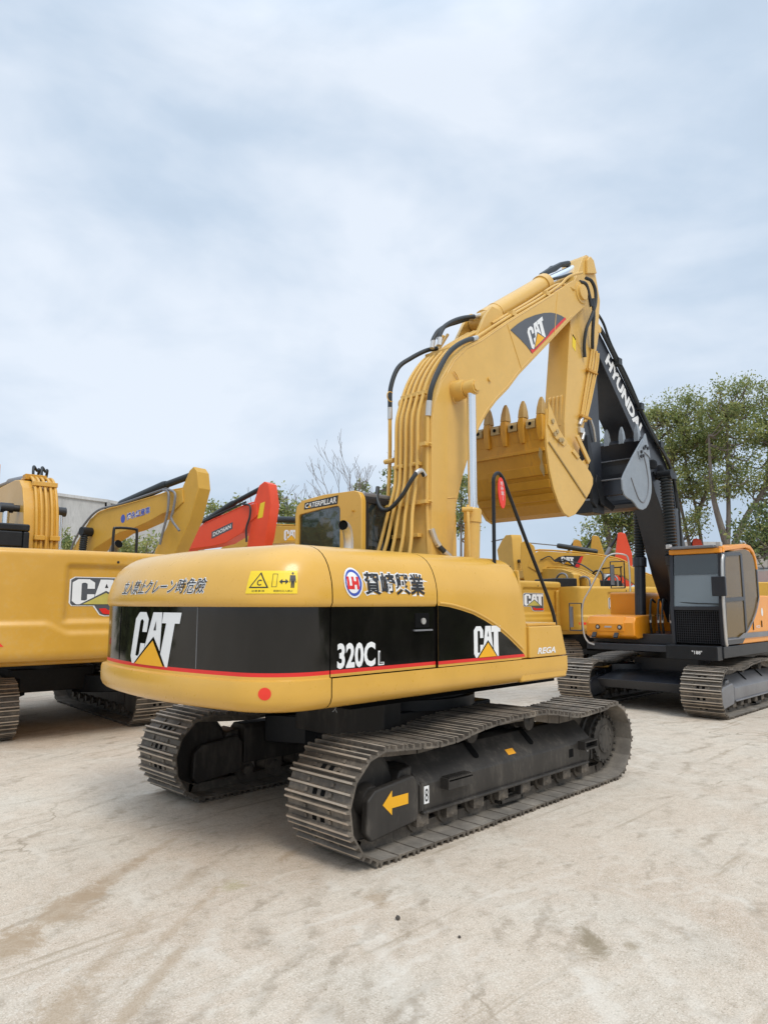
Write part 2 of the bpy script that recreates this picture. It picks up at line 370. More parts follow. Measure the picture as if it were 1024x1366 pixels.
def track_chain(parent, yc, W, T=None):
    mb = MB(); mb.smooth = False
    p = TL[-1] / N_SHOE; h = p / 2
    base = [(-h + .016, -.046), (h - .012, -.046), (h - .003, -.032), (.088, -.032), (.080, -.001), (.066, -.001), (.056, -.032), (.013, -.032), (.007, -.006), (-.007, -.006), (-.013, -.032), (-.058, -.032), (-.066, -.001), (-.080, -.001), (-.088, -.032), (-h + .007, -.032)]
    base = [(t * p / .19, n) for t, n in base]
    tips = {4, 8, 13 - 1}
    rnd = random.Random(3)
    for k in range(N_SHOE):
        a, b = track_at(k * p - h * .9), track_at(k * p + h * .9)
        c = (a + b) / 2; c = c * .5 + track_at(k * p) * .5
        t = (b - a).normalized(); n = Vector((t.y, -t.x))
        j = rnd.uniform(-.004, .004)
        P = [(c + t * u + n * w) for u, w in base]
        L = len(P); y0, y1 = yc - W / 2 + j, yc + W / 2 + j
        vs = [(q.x, y0, q.y) for q in P] + [(q.x, y1, q.y) for q in P]
        mb.add(vs, [tuple(range(L)), tuple(range(2 * L - 1, L - 1, -1))], 0)
        for i in range(L): mb.add([vs[i], vs[i + L], vs[(i + 1) % L + L], vs[(i + 1) % L]], [(0, 1, 2, 3)], 1 if i in (4, 8, 12) else (3 if i == 0 else 0))
        # mud holes, bolts and links
        A = Matrix(((t.x, 0, n.x), (0, 1, 0), (t.y, 0, n.y)))
        def blk(u, y, w, du, dy, dn, mi):
            o = c + t * u + n * w; mb.box((o.x - du, y - dy, o.y - dn), (o.x + du, y + dy, o.y + dn), A.to_3x3(), mi)
        for sy in (-1, 1):
            blk(.035, yc + sy * .045, -.032, .02, .022, .004, 2)
            for u in (-.035, .036): blk(u, yc + sy * .135, -.026, .014, .014, .008, 0)
            blk(0, yc + sy * .085, -.085, h * .98, .022, .042, 0)
    return mb.build('crawler_track', [M['steel'], M['worn'], M['dark'], M['shoe_dust']], parent, 20)

def track_set(parent, sy, W=.7, yg=1.19, main=False, frame_mat=None):
    """one crawler: chain, frame, sprocket drive, rollers (sy -1 right, +1 left)"""
    fm = frame_mat or M['frame']; yc = sy * yg
    ch = track_chain(parent, yc, W)
    Y = lambda d: yc + sy * d          # d: distance outwards from the track's middle
    mb = MB(); mb.smooth = False
    # side beam: upright outer plate, sloping top, carried round to the inner side
    sec = [(-.20, .26), (.215, .24), (.225, .27), (.225, .45), (.02, .645), (-.16, .645), (-.20, .60)]
    x0, x1 = -1.28, 1.44; n = len(sec)
    vs = [(x0, Y(d), z) for d, z in sec] + [(x1 - (.06 if z < .3 else 0), Y(d), z) for d, z in sec]
    mb.add(vs, [tuple(range(n)), tuple(range(2 * n - 1, n - 1, -1))] + [(i, i + n, (i + 1) % n + n, (i + 1) % n) for i in range(n)])
    mb.box((x0 + .02, min(Y(.20), Y(.25)), .225), (x1 - .1, max(Y(.20), Y(.25)), .25))
    for x in (x0 + .01, x1 - .03): mb.prism([(x, .25), (x + .03, .25), (x + .03, .47), (x, .47)], Y(.10), Y(.232))
    fr = mb.build('track_frame', fm, ch, 25, .008)
    for x in (-.44, .43):                                             # long slots in the sloping plate
        mb = MB(); mb.smooth = False
        c = Vector((x, Y(.085), .5855)); ax = Vector((0, -sy * .205, .195)).normalized(); nn = Vector((0, sy * .195, .205)).normalized()
        P = []
        for k in range(16):
            a = 2 * PI * k / 16; P.append(c + Vector((1, 0, 0)) * (.045 * math.cos(a)) + ax * (.04 * math.sin(a) + (.05 if math.sin(a) > 0 else -.05)) + nn * .004)
        mb.add(P, [tuple(range(16))]); mb.build('frame_slot', M['dark'], fr)
    mb = MB(); mb.smooth = False
    mb.box((.98, min(Y(.2), Y(.228)), .33), (1.06, max(Y(.2), Y(.228)), .41))
    mb.build('frame_slot', M['dark'], fr)
    # idler guard box
    mb = MB(); mb.smooth = False
    g = [(-1.82, .14), (-1.33, .19), (-1.30, .24), (-1.30, .47), (-1.36, .545), (-1.78, .50), (-1.86, .44), (-1.87, .20)]
    mb.prism(g, Y(.16), Y(.235)); mb.prism([(x, z) for x, z in g], Y(-.2), Y(-.13))
    mb.prism([(-1.5, .44), (-1.30, .44), (-1.30, .60), (-1.44, .58)], Y(-.13), Y(.16))
    ig = mb.build('idler_guard', fm, ch, 25, .02)
    mb = MB(); mb.lathe((-1.76, Y(-.09), .42), (0, sy, 0), [(0, .22), (.0, .31), (.045, .31), (.05, .36), (.13, .36), (.135, .31), (.18, .31), (.18, .12), (.26, .10)], 28)
    mb.build('idler_wheel', M['frame'], ch)
    # final drive and sprocket
    mb = MB(); mb.lathe((1.77, Y(-.12), .41), (0, sy, 0), [(0, .30), (.09, .30), (.09, .27), (.19, .27), (.20, .25), (.27, .25), (.28, .225), (.315, .22), (.32, .15), (.335, .145)], 32)
    fd = mb.build('final_drive', M['frame'], ch, 30)
    for k in range(20 if main else 0):
        a = 2 * PI * k / 20; mb = MB(); mb.smooth = False; mb.cyl((1.77 + .238 * math.cos(a), Y(.18), .41 + .238 * math.sin(a)), (1.77 + .238 * math.cos(a), Y(.212), .41 + .238 * math.sin(a)), .018, seg=6); mb.build('bolt', M['frame'], fd)
    for k in range(8 if main else 0):
        a = 2 * PI * k / 8 + .2; mb = MB(); mb.smooth = False; mb.cyl((1.77 + .12 * math.cos(a), Y(.205), .41 + .12 * math.sin(a)), (1.77 + .12 * math.cos(a), Y(.222), .41 + .12 * math.sin(a)), .013, seg=6); mb.build('bolt', M['frame'], fd)
    mb = MB(); mb.smooth = False
    ring = []
    for k in range(44):
        a = 2 * PI * k / 44; r = .355 if k % 2 else .305; ring.append((1.70 + r * math.cos(a), .42 + r * math.sin(a)))
    mb.prism(ring, Y(-.03), Y(.03)); mb.build('sprocket', M['steel'], ch)
    # rollers
    for k in range(8):
        x = -1.22 + 2.55 * k / 7
        mb = MB(); mb.lathe((x, Y(-.19), .175), (0, sy, 0), [(0, .05), (.06, .05), (.06, .105), (.10, .105), (.105, .085), (.27, .085), (.275, .105), (.32, .105), (.32, .06), (.39, .055), (.40, .03)], 14)
        mb.box((x - .07, min(Y(.15), Y(.2)), .13), (x + .07, max(Y(.15), Y(.2)), .25))
        mb.build('roller', M['steel'], ch)
    mb = MB(); mb.smooth = False
    mb.box((-.17, min(Y(.13), Y(.2)), .09), (.17, max(Y(.13), Y(.2)), .12)); 
    for x in (-.17, .15): mb.box((x, min(Y(.13), Y(.2)), .09), (x + .02, max(Y(.13), Y(.2)), .24))
    mb.build('track_guide', M['frame'], ch)
    for x in (-.46, .44):
        mb = MB(); mb.lathe((x, Y(-.12), .735), (0, sy, 0), [(0, .075), (.1, .075), (.1, .06), (.2, .06), (.2, .085), (.235, .085), (.24, .07), (.255, .035), (.26, .03)], 18)
        mb.box((x - .04, min(Y(-.16), Y(-.1)), .6), (x + .04, max(Y(-.16), Y(-.1)), .76))
        mb.build('carrier_roller', M['frame'], ch)
    if main:
        for x, w, rib in ((-1.03, .33, True), (1.16, .26, False)):
            mb = MB(); mb.smooth = False; z0, z1 = .385, .47; d0, d1 = .226, .31
            mb.box((x, min(Y(d0), Y(d1)), z0), (x + w, max(Y(d0), Y(d1)), z0 + .012)); mb.box((x, min(Y(d0), Y(d1)), z1 - .012), (x + w, max(Y(d0), Y(d1)), z1))
            for q in (x, x + w - .012): mb.box((q, min(Y(d0), Y(d1)), z0 + .012), (q + .012, max(Y(d0), Y(d1)), z1 - .012))
            if rib:
                for k in range(12): mb.box((x + .02 + k * .0245, min(Y(d0), Y(d1)), z1), (x + .03 + k * .0245, max(Y(d0), Y(d1)), z1 + .01))
                mb.box((x + .014, min(Y(d1 - .02), Y(d1)), z0 + .012), (x + w - .014, max(Y(d1 - .02), Y(d1)), z0 + .06))
            mb.build('step', M['frame'], ch)
        y = Y(.235) + sy * .003
        ar = [(-1.71, .385), (-1.61, .475), (-1.61, .425), (-1.43, .425), (-1.43, .345), (-1.61, .345), (-1.61, .295)]
        decal('direction_arrow', M['ydecal'], ig, poly_geo(ar), lambda u, v: (u, y, v))
        y2 = Y(.225) + sy * .003
        decal('hook_label', M['white'], fr, poly_geo([(-1.235, .30), (-1.175, .30), (-1.175, .435), (-1.235, .435)]), lambda u, v: (u, y2, v))
        decal('hook_symbol', M['inkdecal'], fr, text_geo('8', .01), lambda u, v: (-1.225 + .04 * u, y2 + sy * .001, .315 + .10 * v))
        c = Vector((.05, Y(.16), .512)); ax = Vector((0, -sy * .205, .195)).normalized(); nn = Vector((0, sy * .195, .205)).normalized() * .003
        decal('warning_label', M['orangelabel'], fr, poly_geo([(-.06, -.03), (.06, -.03), (.06, .03), (-.06, .03)]), lambda u, v: c + Vector((u, 0, 0)) + ax * v + nn)
        decal('small_label', M['white'], fr, text_geo('G', .01), lambda u, v: (1.33 + .03 * u, y2, .34 + .035 * v))
    return ch

def undercarriage(parent, mat, yg=1.19):
    mb = MB(); mb.smooth = False
    mb.prism_z([(-.75, -.62), (.75, -.62), (.75, .62), (-.75, .62)], .5, .86)
    for sx in (-1, 1):
        for sy in (-1, 1):
            a = [(sx * .55, sy * .35), (sx * .85, sy * .55), (sx * 1.05, sy * (yg - .21)), (sx * .45, sy * (yg - .21)), (sx * .3, sy * .6)]
            mb.prism_z(a, .44, .72)
    o = mb.build('undercarriage', mat, parent, 30, .015)
    mb = MB(); mb.lathe((0, 0, .855), (0, 0, 1), [(0, .78), (.10, .78), (.10, .70), (.27, .70)], 40)
    mb.build('slew_ring', M['black'], o)
    return o

# ================================================================ the excavator in front
MAIN = thing('excavator', 'large ochre yellow tracked excavator with black 320C band, in front on the pale yard', 'excavator')
track_set(MAIN, -1, main=True); track_set(MAIN, 1, main=True)
uc = undercarriage(MAIN, M['black'])
mb = MB(); mb.smooth = False
mb.box((-.98, -.72, .62), (-.755, .55, .985))
bx = mb.build('belly_box', M['grey'], uc, 30, .012)
bx.data.materials[0] = M['frame']
decal('chalk_mark', M['white'], bx, text_geo('ズ', -.005), quad_fn((-.98, -.02, .84), (-.98, -.10, .84), (-.98, -.02, .92), (-.98, -.10, .92), (-1, 0, 0)))

HW, XR, RR, RC = 1.40, -2.89, 4.4, .48
def make_plan():
    cy = -(HW - RC); d = RR - RC; cx = XR + RR - math.sqrt(d * d - cy * cy)
    t1 = PI + math.asin(-cy / d); P = []
    for i in range(41): P.append((1.10 + (cx - 1.10) * i / 40, -HW, 0, -1))
    for i in range(1, 13):
        t = 1.5 * PI + (t1 - 1.5 * PI) * i / 12; P.append((cx + RC * math.cos(t), cy + RC * math.sin(t), math.cos(t), math.sin(t)))
    for i in range(1, 17):
        t = t1 + (PI - t1) * i / 16; P.append((XR + RR + RR * math.cos(t), RR * math.sin(t), math.cos(t), math.sin(t)))
    P += [(x, -y, nx, -ny) for x, y, nx, ny in reversed(P[:-1])]
    S = [0.]
    for a, b in zip(P, P[1:]): S.append(S[-1] + math.hypot(b[0] - a[0], b[1] - a[1]))
    return P, S
PLAN, PS = make_plan()
# height, inset at the sides, inset at the rear
PROF = [(1.12, .13, .12), (1.126, .085, .06), (1.142, .045, .015), (1.17, .015, -.015), (1.21, 0, -.033), (1.26, 0, -.038), (1.32, 0, -.035), (1.345, .0, -.028), (1.352, .02, .015), (1.372, .02, .02), (1.40, .02, .02), (1.855, .02, .02), (1.862, .012, .012), (1.884, .0, .0), (1.93, 0, .0), (1.98, .003, .012), (2.04, .012, .03), (2.10, .03, .055), (2.16, .055, .09), (2.21, .087, .14), (2.25, .125, .195), (2.28, .17, .25), (2.303, .225, .315), (2.318, .285, .39), (2.326, .34, .46)]
FLAT = [(z, s if z > 1.9 else 0, r if z > 1.9 else 0) for z, s, r in PROF if z >= 1.352]
def inset(z, prof=PROF):
    if z <= prof[0][0]: return prof[0][1:]
    for a, b in zip(prof, prof[1:]):
        if z <= b[0]:
            t = (z - a[0]) / (b[0] - a[0]); return a[1] + t * (b[1] - a[1]), a[2] + t * (b[2] - a[2])
    return prof[-1][1:]
def at_s(s):
    i = min(max(bisect_right(PS, s) - 1, 0), len(PS) - 2); t = (s - PS[i]) / (PS[i + 1] - PS[i])
    return [a + t * (b - a) for a, b in zip(PLAN[i], PLAN[i + 1])]
def shell(s, z, off=0., prof=PROF):
    x, y, nx, ny = at_s(s); si, re = inset(z, prof); return Vector((x - nx * (re - off), y - ny * (si - off), z))
def shell_panel(name, s0, s1, prof, mats, mat_of, lip=None, parent=MAIN, z0=None, z1=None, cap='', mirror=False):
    mb = MB()
    ss = [s0] + [s for s in PS if s0 + .004 < s < s1 - .004] + [s1]
    pr = [p for p in prof if (z0 is None or p[0] >= z0) and (z1 is None or p[0] <= z1)]
    sg = -1 if mirror else 1
    rows = []
    for z, si, re in pr:
        row = []
        for s in ss:
            x, y, nx, ny = at_s(s); row.append((x - nx * re, sg * (y - ny * si), z))
        rows.append(row)
    n = len(ss); vs = [p for r in rows for p in r]
    for j in range(len(rows) - 1):
        mi = mat_of((pr[j][0] + pr[j + 1][0]) / 2)
        mb.add(vs[j * n:(j + 2) * n], [(i, i + 1, i + 1 + n, i + n) for i in range(n - 1)], mi)
    if cap == 'rear':
        mb.add(rows[-1], [tuple(range(n))], 0); mb.add(rows[0], [tuple(range(n))], 0)
    if cap == 'side':
        top = rows[-1]; ends = [top[-1], top[0]]
        mb.add(top + [(ends[1][0], sg * -.32, 2.345), (ends[0][0], sg * -.32, 2.345)], [tuple(range(n)) + (n, n + 1)] if False else [(0, n - 1, n + 1, n)], 0)
    for e in (0, n - 1):                                             # folded edge, 25 mm deep
        col = [r[e] for r in rows]; k = len(col)
        nx_, ny_ = at_s(ss[e])[2:]; inn = [(x - nx_ * .03, y - sg * ny_ * .03, z - (.03 if z > 2.25 else 0)) for x, y, z in col]
        mb.add(col + inn, [(i, i + 1, i + 1 + k, i + k) for i in range(k - 1)], 2)
    return mb.build(name, mats, parent, 42, weld=True)
YRB = [M['yellow'], M['reddecal'], M['band']]
bandm = lambda z: 2 if 1.40 < z < 1.858 else (1 if 1.372 < z < 1.40 else 0)
S_SEAM = 1.10 + 2.20; G = .005; ST = PS[-1]
cw = shell_panel('counterweight', S_SEAM + G, ST - S_SEAM - G, PROF, YRB, bandm, cap='rear')
door = shell_panel('engine_door', 1.10 + 1.03 + G, S_SEAM - G, PROF, YRB, bandm, cap='side', z0=1.352)
front = shell_panel('hood_panel', 1.10 - .20, 1.10 + 1.03 - G, FLAT, YRB, lambda z: 0, cap='side')
skirt = shell_panel('side_skirt', .07, S_SEAM - G, [(z, s, 0) for z, s, r in PROF], YRB, lambda z: 0, z1=1.345)
left = shell_panel('left_panel', 1.10 + .55, S_SEAM - G, PROF, YRB, bandm, cap='side', z0=1.352, mirror=True)
lsk = shell_panel('side_skirt', .07, S_SEAM - G, [(z, s, 0) for z, s, r in PROF], YRB, lambda z: 0, z1=1.345, mirror=True)
# dark engine bay and upper frame behind the panels
mb = MB(); mb.smooth = False
mb.prism_z([(.16, -1.33), (-2.05, -1.33), (-2.45, -1.1), (-2.6, 0), (-2.45, 1.1), (-2.05, 1.33), (-.6, 1.33), (-.6, .25), (-.35, .25), (-.35, -.34), (.16, -.34)], 1.14, 2.05)
mb.box((-2.1, -1.0, 2.05), (-.9, 1.0, 2.27)); mb.box((-.9, -1.1, 2.05), (.1, -.36, 2.26))
mb.box((-1.6, -.95, 1.02), (1.5, .95, 1.14))
mb.build('engine_bay', M['dark'], MAIN)
# rounded skirt end and deck step in front of the hood
mb = MB(); mb.smooth = False
mb.prism_z([(.2, -1.395), (1.02, -1.395), (1.055, -1.36), (1.055, -.34), (.2, -.34)], 1.13, 1.343)
mb.build('deck_sill', M['yellow'], MAIN, 30, .025, 3)
mb = MB(); mb.smooth = False
mb.prism([(.345, 1.352), (1.03, 1.352), (.93, 1.655), (.345, 1.655)], -1.398, -.34)
deck = mb.build('deck_box', M['yellow'], MAIN, 30, .012)
mb = MB()
mb.prism([(.215, 1.352), (.34, 1.352), (.34, 1.66), (.30, 1.85), (.255, 2.08), (.235, 2.2), (.215, 2.2)], -1.372, -1.18)
mb.prism([(.215, 2.0), (.27, 2.0), (.235, 2.2), (.215, 2.285)], -1.24, -.34); mb.prism([(.215, 1.352), (.34, 1.352), (.34, 1.66), (.27, 2.0), (.215, 2.0)], -1.18, -.34)
mb.build('hood_front', M['yellow'], MAIN, 30, .02, 3)
mb = MB(); mb.smooth = False
mb.box((.40, -1.34, 1.657), (.93, -.5, 1.685)); mb.build('deck_plate', M['yellow'], deck, 30, .006)
# arched black panel on the hood side
FS = lambda u, v: shell(1.10 - u, v, .003, FLAT)
arch = [(-1.026, 1.862), (-.88, 1.850), (-.72, 1.822), (-.55, 1.785), (-.38, 1.728), (-.26, 1.68), (-.14, 1.625), (-.01, 1.555), (.12, 1.475), (.20, 1.425), (.235, 1.40)]
decal('black_band', M['band'], front, poly_geo([(-1.026, 1.40), (.235, 1.40)] + arch[::-1]), lambda u, v: (u, -1.403, v))
decal('red_line', M['reddecal'], front, poly_geo([(-1.026, 1.372), (.26, 1.372), (.235, 1.40), (-1.026, 1.40)]), lambda u, v: (u, -1.4025, v))
mb = MB(); mb.tube(smooth_path([(x + .02, -1.40, z + .022) for x, z in arch[:-1]] + [(.20, -1.40, 1.45)], 3), .012, 8)
mb.build('pressed_edge', M['yellow'], front)
# emblems and writing
cat_emblem(cw, lambda u, v: shell(5.36 - u * .70 + (1 - v) * .11, 1.395 + v * .415, .003), step=.08)
cat_emblem(front, lambda u, v: (-.545 + u * .40, -1.406, 1.402 + v * .275))
decal('model_number', M['white'], door, text_geo('320C', .035, 0, 1.02), lambda u, v: shell(3.235 - u * .39, 1.405 + v * .185, .004))
mbL = lambda u, v: shell(2.80 - u * .055, 1.408 + v * .10, .004)
decal('model_letter', M['white'], door, text_geo('L', .035), lambda u, v: shell(2.815 - u * .065, 1.408 + v * .11, .0035))
decal('model_letter_core', M['inkdecal'], door, text_geo('L', -.012), lambda u, v: shell(2.804 - u * .045, 1.418 + v * .088, .005))
# four characters of the owner's name with their round mark
def outlined(parent, txt, fn, bold=.03, halo=.075, T=None, step=0., ink='inkdecal', name='owner_name', asp=1., shear=0.):
    core, rim = text_pair(txt, bold, halo, shear)
    decal(name + '_outline', M['white'], parent, rim, fn, step, T)
    decal(name, M[ink], parent, core, off_fn(fn, .0025), step, T)
outlined(door, '賀崎興業', lambda u, v: shell(2.985 - u * .755, 1.935 + v * .195, .002), .024, .075, step=.035)
for nm, rr, mt, o in (('mark_outline', 1., 'white', .004), ('mark_ring', .88, 'bluedecal', .0055), ('mark_face', .70, 'white', .007)):
    decal(nm, M[mt], door, poly_geo(disc(0 if nm != 'mark_face' else -.07, 0, rr, rr)), lambda u, v, o=o: shell(3.085 - u * .095, 2.035 + v * .115, o), .3)
decal('mark_letters', M['reddecal'], door, text_geo('LH', .07), lambda u, v: shell(3.085 + .068 - u * .12, 1.985 + v * .095, .0085), .2)
outlined(cw, '立入禁止クレーン時危險', lambda u, v: shell(5.70 - u * 1.32, 1.945 + v * .13, .002),   .004, .05, step=.03, name='warning_text', shear=.12)
# crane warning sign
SG = lambda u, v: shell(3.975 - u * .375, 1.948 + v * .162, .004)
sg = decal('warning_sign', M['signyellow'], cw, poly_geo([(0, 0), (1, 0), (1, 1), (0, 1)]), SG, .1)
SG2 = off_fn(SG, .0015); SG3 = off_fn(SG, .003)
decal('sign_triangle', M['inkdecal'], sg, poly_geo([(.05, .24), (.45, .24), (.25, .94)]), SG2, .1)
decal('sign_triangle_face', M['signyellow'], sg, poly_geo([(.095, .29), (.405, .29), (.25, .83)]), SG3, .1)
decal('sign_crane', M['inkdecal'], sg, text_geo('C', .02), lambda u, v: off_fn(SG, .0045)(.21 + .09 * u, .34 + .26 * v), .1)
pic = [[(.50, .28), (.51, .28), (.51, .86), (.50, .86)], [(.50, .84), (.60, .84), (.60, .86), (.50, .86)], [(.59, .28), (.60, .28), (.60, .84), (.59, .84)], [(.50, .28), (.60, .28), (.60, .30), (.50, .30)],
       [(.64, .52), (.70, .40), (.70, .49), (.76, .49), (.76, .40), (.82, .52), (.76, .64), (.76, .55), (.70, .55), (.70, .64)],
       disc(.90, .88, .022, .055, 10), [(.86, .52), (.94, .52), (.955, .80), (.845, .80)], [(.868, .25), (.895, .25), (.9, .52), (.865, .52)], [(.905, .25), (.932, .25), (.937, .52), (.9, .52)], [(.835, .48), (.85, .48), (.86, .8), (.845, .8)], [(.95, .48), (.965, .48), (.955, .8), (.94, .8)]]
decal('sign_picture', M['inkdecal'], sg, poly_geo(*pic), SG2, .1)
decal('sign_caption', M['inkdecal'], sg, text_geo('注意事項', .0), lambda u, v: SG2(.12 + .26 * u, .07 + .09 * v), .2)
decal('sign_caption', M['inkdecal'], sg, text_geo('範囲内立入禁止', .0), lambda u, v: SG2(.55 + .36 * u, .07 + .09 * v), .2)
decal('round_reflector', M['tape'], cw, poly_geo(disc(0, 0, 1, 1)), lambda u, v: shell(3.79 - u * .043, 1.265 + v * .043, .003), .3)
decal('maker_text', M['white'], deck, text_geo('REGA', .035, .25), lambda u, v: (.475 + u * .33, -1.4015, 1.385 + v * .062))
# body seams on the counterweight's black panel
for s in (4.47, 5.74):
    mb = MB(); mb.tube([shell(s + (.0 if s > 5 else .0), z, .001) for z in (1.405, 1.63, 1.85)], .004, 4)
    mb.build('panel_seam', M['grey'] if s < 5 else M['dark'], cw)
# door latch
mb = MB(); mb.smooth = False; mb.box((-1.29, -1.388, 1.68), (-1.12, -1.377, 1.80))
lt = mb.build('door_latch', M['dark'], door, 30, .01)
mb = MB(); mb.cyl((-1.20, -1.388, 1.735), (-1.20, -1.40, 1.735), .026, seg=16); mb.build('lock', M['silver'], lt)
mb = MB(); mb.smooth = False; mb.box((-1.31, -1.40, 1.655), (-1.09, -1.378, 1.668)); mb.build('latch_pull', M['grey'], lt)
# exhaust elbow
mb = MB()
pth = smooth_path([(-1.24, -.52, 2.3), (-1.24, -.52, 2.43), (-1.265, -.535, 2.515), (-1.32, -.57, 2.565), (-1.40, -.62, 2.575)], 5)
mb.tube(pth, .046, 18, False); d = (pth[-1] - pth[-2]).normalized()
mb.tube([p for p in pth[-8:]][::-1], .0425, 18, False)
ex = mb.build('exhaust_pipe', M['silver'], MAIN, 60)
mb = MB(); mb.tube([pth[-1] - d * .012, pth[-1] - d * .010], .0426, 18); mb.build('exhaust_bore', M['dark'], ex)
# grab rail
mb = MB(); mb.tube(smooth_path([(.01, -1.24, 2.24), (.015, -1.24, 2.6), (.02, -1.24, 3.02), (.035, -1.24, 3.12), (.10, -1.24, 3.165), (.17, -1.24, 3.13), (.24, -1.245, 3.02), (.52, -1.27, 2.52), (.80, -1.29, 2.05), (.935, -1.30, 1.80), (.97, -1.31, 1.66)], 5), .0185, 10)
mb.build('grab_rail', M['black'], MAIN)
# cab
cabx, caby0, caby1 = -.30, .30, 1.47
mb = MB(); mb.smooth = False
def ring_frame(mb, x0, x1, outer, inner):
    """frame in the (y, z) plane with an opening"""
    n = len(outer)
    vs = [(x0, *p) for p in outer] + [(x0, *p) for p in inner] + [(x1, *p) for p in outer] + [(x1, *p) for p in inner]
    fs = []
    for i in range(n):
        j = (i + 1) % n
        fs += [(i, j, n + j, n + i), (2 * n + i, 3 * n + i, 3 * n + j, 2 * n + j), (i, 2 * n + i, 2 * n + j, j), (n + i, n + j, 3 * n + j, 3 * n + i)]
    mb.add(vs, fs)
out8 = [(caby0, 1.4), (caby0, 3.0), (caby0 + .012, 3.055), (caby0 + .05, 3.105), (caby0 + .12, 3.13), (.95, 3.14), (caby1 - .12, 3.11), (caby1 - .03, 3.05), (caby1, 2.95), (caby1, 1.4), (.9, 1.4)]
in8 = [(.66, 2.1), (.66, 2.92), (.665, 2.95), (.685, 2.975), (.72, 2.985), (1.0, 2.975), (1.37, 2.945), (1.395, 2.93), (1.405, 2.90), (1.43, 2.1), (.9, 2.1)]
ring_frame(mb, cabx, cabx + .07, out8, in8)
cab = mb.build('cab', M['yellow'], MAIN, 30, .02, 3)
mb = MB(); mb.smooth = False
mb.box((cabx + .07, caby0, 1.4), (1.35, caby0 + .05, 2.2)); mb.box((cabx + .07, caby1 - .05, 1.4), (1.35, caby1, 2.2))
mb.box((1.30, caby0 + .05, 1.4), (1.35, caby1 - .05, 2.0)); mb.box((cabx + .07, caby0 + .05, 1.4), (1.30, caby1 - .05, 1.45))
for x, y in ((1.27, caby0), (1.27, caby1 - .07), (.55, caby1 - .07)): mb.box((x, y, 2.2), (x + .08, y + .07, 3.0))
mb.build('cab_shell', M['yellow'], cab, 30, .01)
mb = MB(); mb.smooth = False
mb.box((cabx + .071, caby0 + .012, 2.2), (cabx + .12, caby0 + .05, 2.99)); mb.box((cabx + .071, caby0 + .012, 2.99), (1.25, caby0 + .06, 3.05))
mb.build('window_trim', M['inkdecal'], cab, 30, .006)
mb = MB(); mb.smooth = False; mb.prism_z([(cabx + .06, caby0 + .03), (1.34, caby0 + .03), (1.34, caby1 - .03), (cabx + .06, caby1 - .03)], 3.055, 3.115)
mb.build('roof', M['grey'], cab, 30, .025, 3)
mb = MB(); mb.box((cabx + .03, .64, 2.05), (cabx + .036, 1.44, 3.0)); mb.build('rear_window', M['glass'], cab)
mb = MB(); mb.box((cabx + .13, caby0 + .03, 2.2), (1.27, caby0 + .034, 2.99)); mb.build('side_window', M['glass'], cab)
mb = MB(); mb.box((1.31, caby0 + .05, 2.0), (1.315, caby1 - .05, 3.0)); mb.build('windscreen', M['glass'], cab)
mb = MB(); mb.smooth = False
mb.box((.15, .62, 1.75), (.65, 1.15, 1.9)); mb.box((.12, .62, 1.9), (.26, 1.15, 2.55)); mb.box((.14, .74, 2.57), (.24, 1.03, 2.78))
mb.build('seat', M['inkdecal'], cab, 30, .03, 3)
mb = MB(); mb.box((cabx + .08, caby0 + .06, 2.1), (cabx + .10, .62, 2.95)); mb.build('pillar_lining', M['dark'], cab)
fnm = quad_fn((cabx, 1.30, 2.995), (cabx, .70, 3.005), (cabx, 1.285, 3.075), (cabx, .685, 3.105), (-1, 0, 0))
np_ = decal('name_plate', M['inkdecal'], cab, poly_geo([(0, 0), (1, 0), (1, 1), (0, 1)]), fnm)
decal('name_plate_letters', M['white'], np_, text_geo('CATERPILLAR', .02), lambda u, v: off_fn(fnm, .002)(.03 + .94 * u, .16 + .68 * v))
decal('name_plate_triangle', M['ydecal'], np_, poly_geo([(.115, .16), (.165, .5), (.215, .16)]), off_fn(fnm, .0035))
mb = MB(); mb.lathe((cabx - .01, .43, 2.90), (-1, 0, 0), [(0, .014), (.012, .012)], 10); mb.build('cab_bolt', M['yellow_worn'], cab)

# boom
BR = [(.30, 1.75), (.14, 1.95), (.165, 2.44), (.185, 3.3), (.205, 3.9), (.25, 4.08), (.39, 4.42), (.61, 4.72), (.85, 4.93), (1.14, 5.10), (1.75, 5.52), (2.88, 6.25), (3.45, 6.63), (3.62, 6.68)]
BF = [(3.80, 6.62), (3.84, 6.46), (3.74, 6.30), (3.38, 6.02), (2.74, 5.48), (1.96, 4.83), (1.72, 4.59), (1.45, 4.37), (1.26, 4.18), (1.10, 3.98), (.93, 3.70), (.77, 3.36), (.64, 3.00), (.57, 2.55), (.56, 1.95), (.48, 1.75)]
mb = MB(); mb.prism(BR + BF, -.28, .28)
boom = mb.build('boom', M['yellow_boom'], MAIN, 22, .012)
mb = MB()
for sy in (-1, 1):
    y0, y1 = sy * .28, sy * .287
    for a, b in (((1.72, 5.44), (2.02, 4.92)), ((2.98, 6.28), (2.86, 5.62)), ((.20, 3.02), (.66, 3.08))):
        mb.tube([(a[0], y0, a[1]), (b[0], y0, b[1])], .008, 5)
    mb.tube([(x * .985 + .03, y0, z - .03) for x, z in BR[2:-2]], .007, 5); mb.tube([(x - .02, y0, z + .035) for x, z in BF[3:-3]], .007, 5)
    mb.lathe((3.66, sy * .28, 6.50), (0, sy, 0), [(0, .17), (.015, .165), (.02, .12), (.05, .115), (.055, .05)], 20)
    mb.lathe((1.30, sy * .28, 4.62), (0, sy, 0), [(0, .03), (.02, .028)], 10)
mb.build('weld_seam', M['yellow_boom'], boom)
mb = MB(); mb.smooth = False
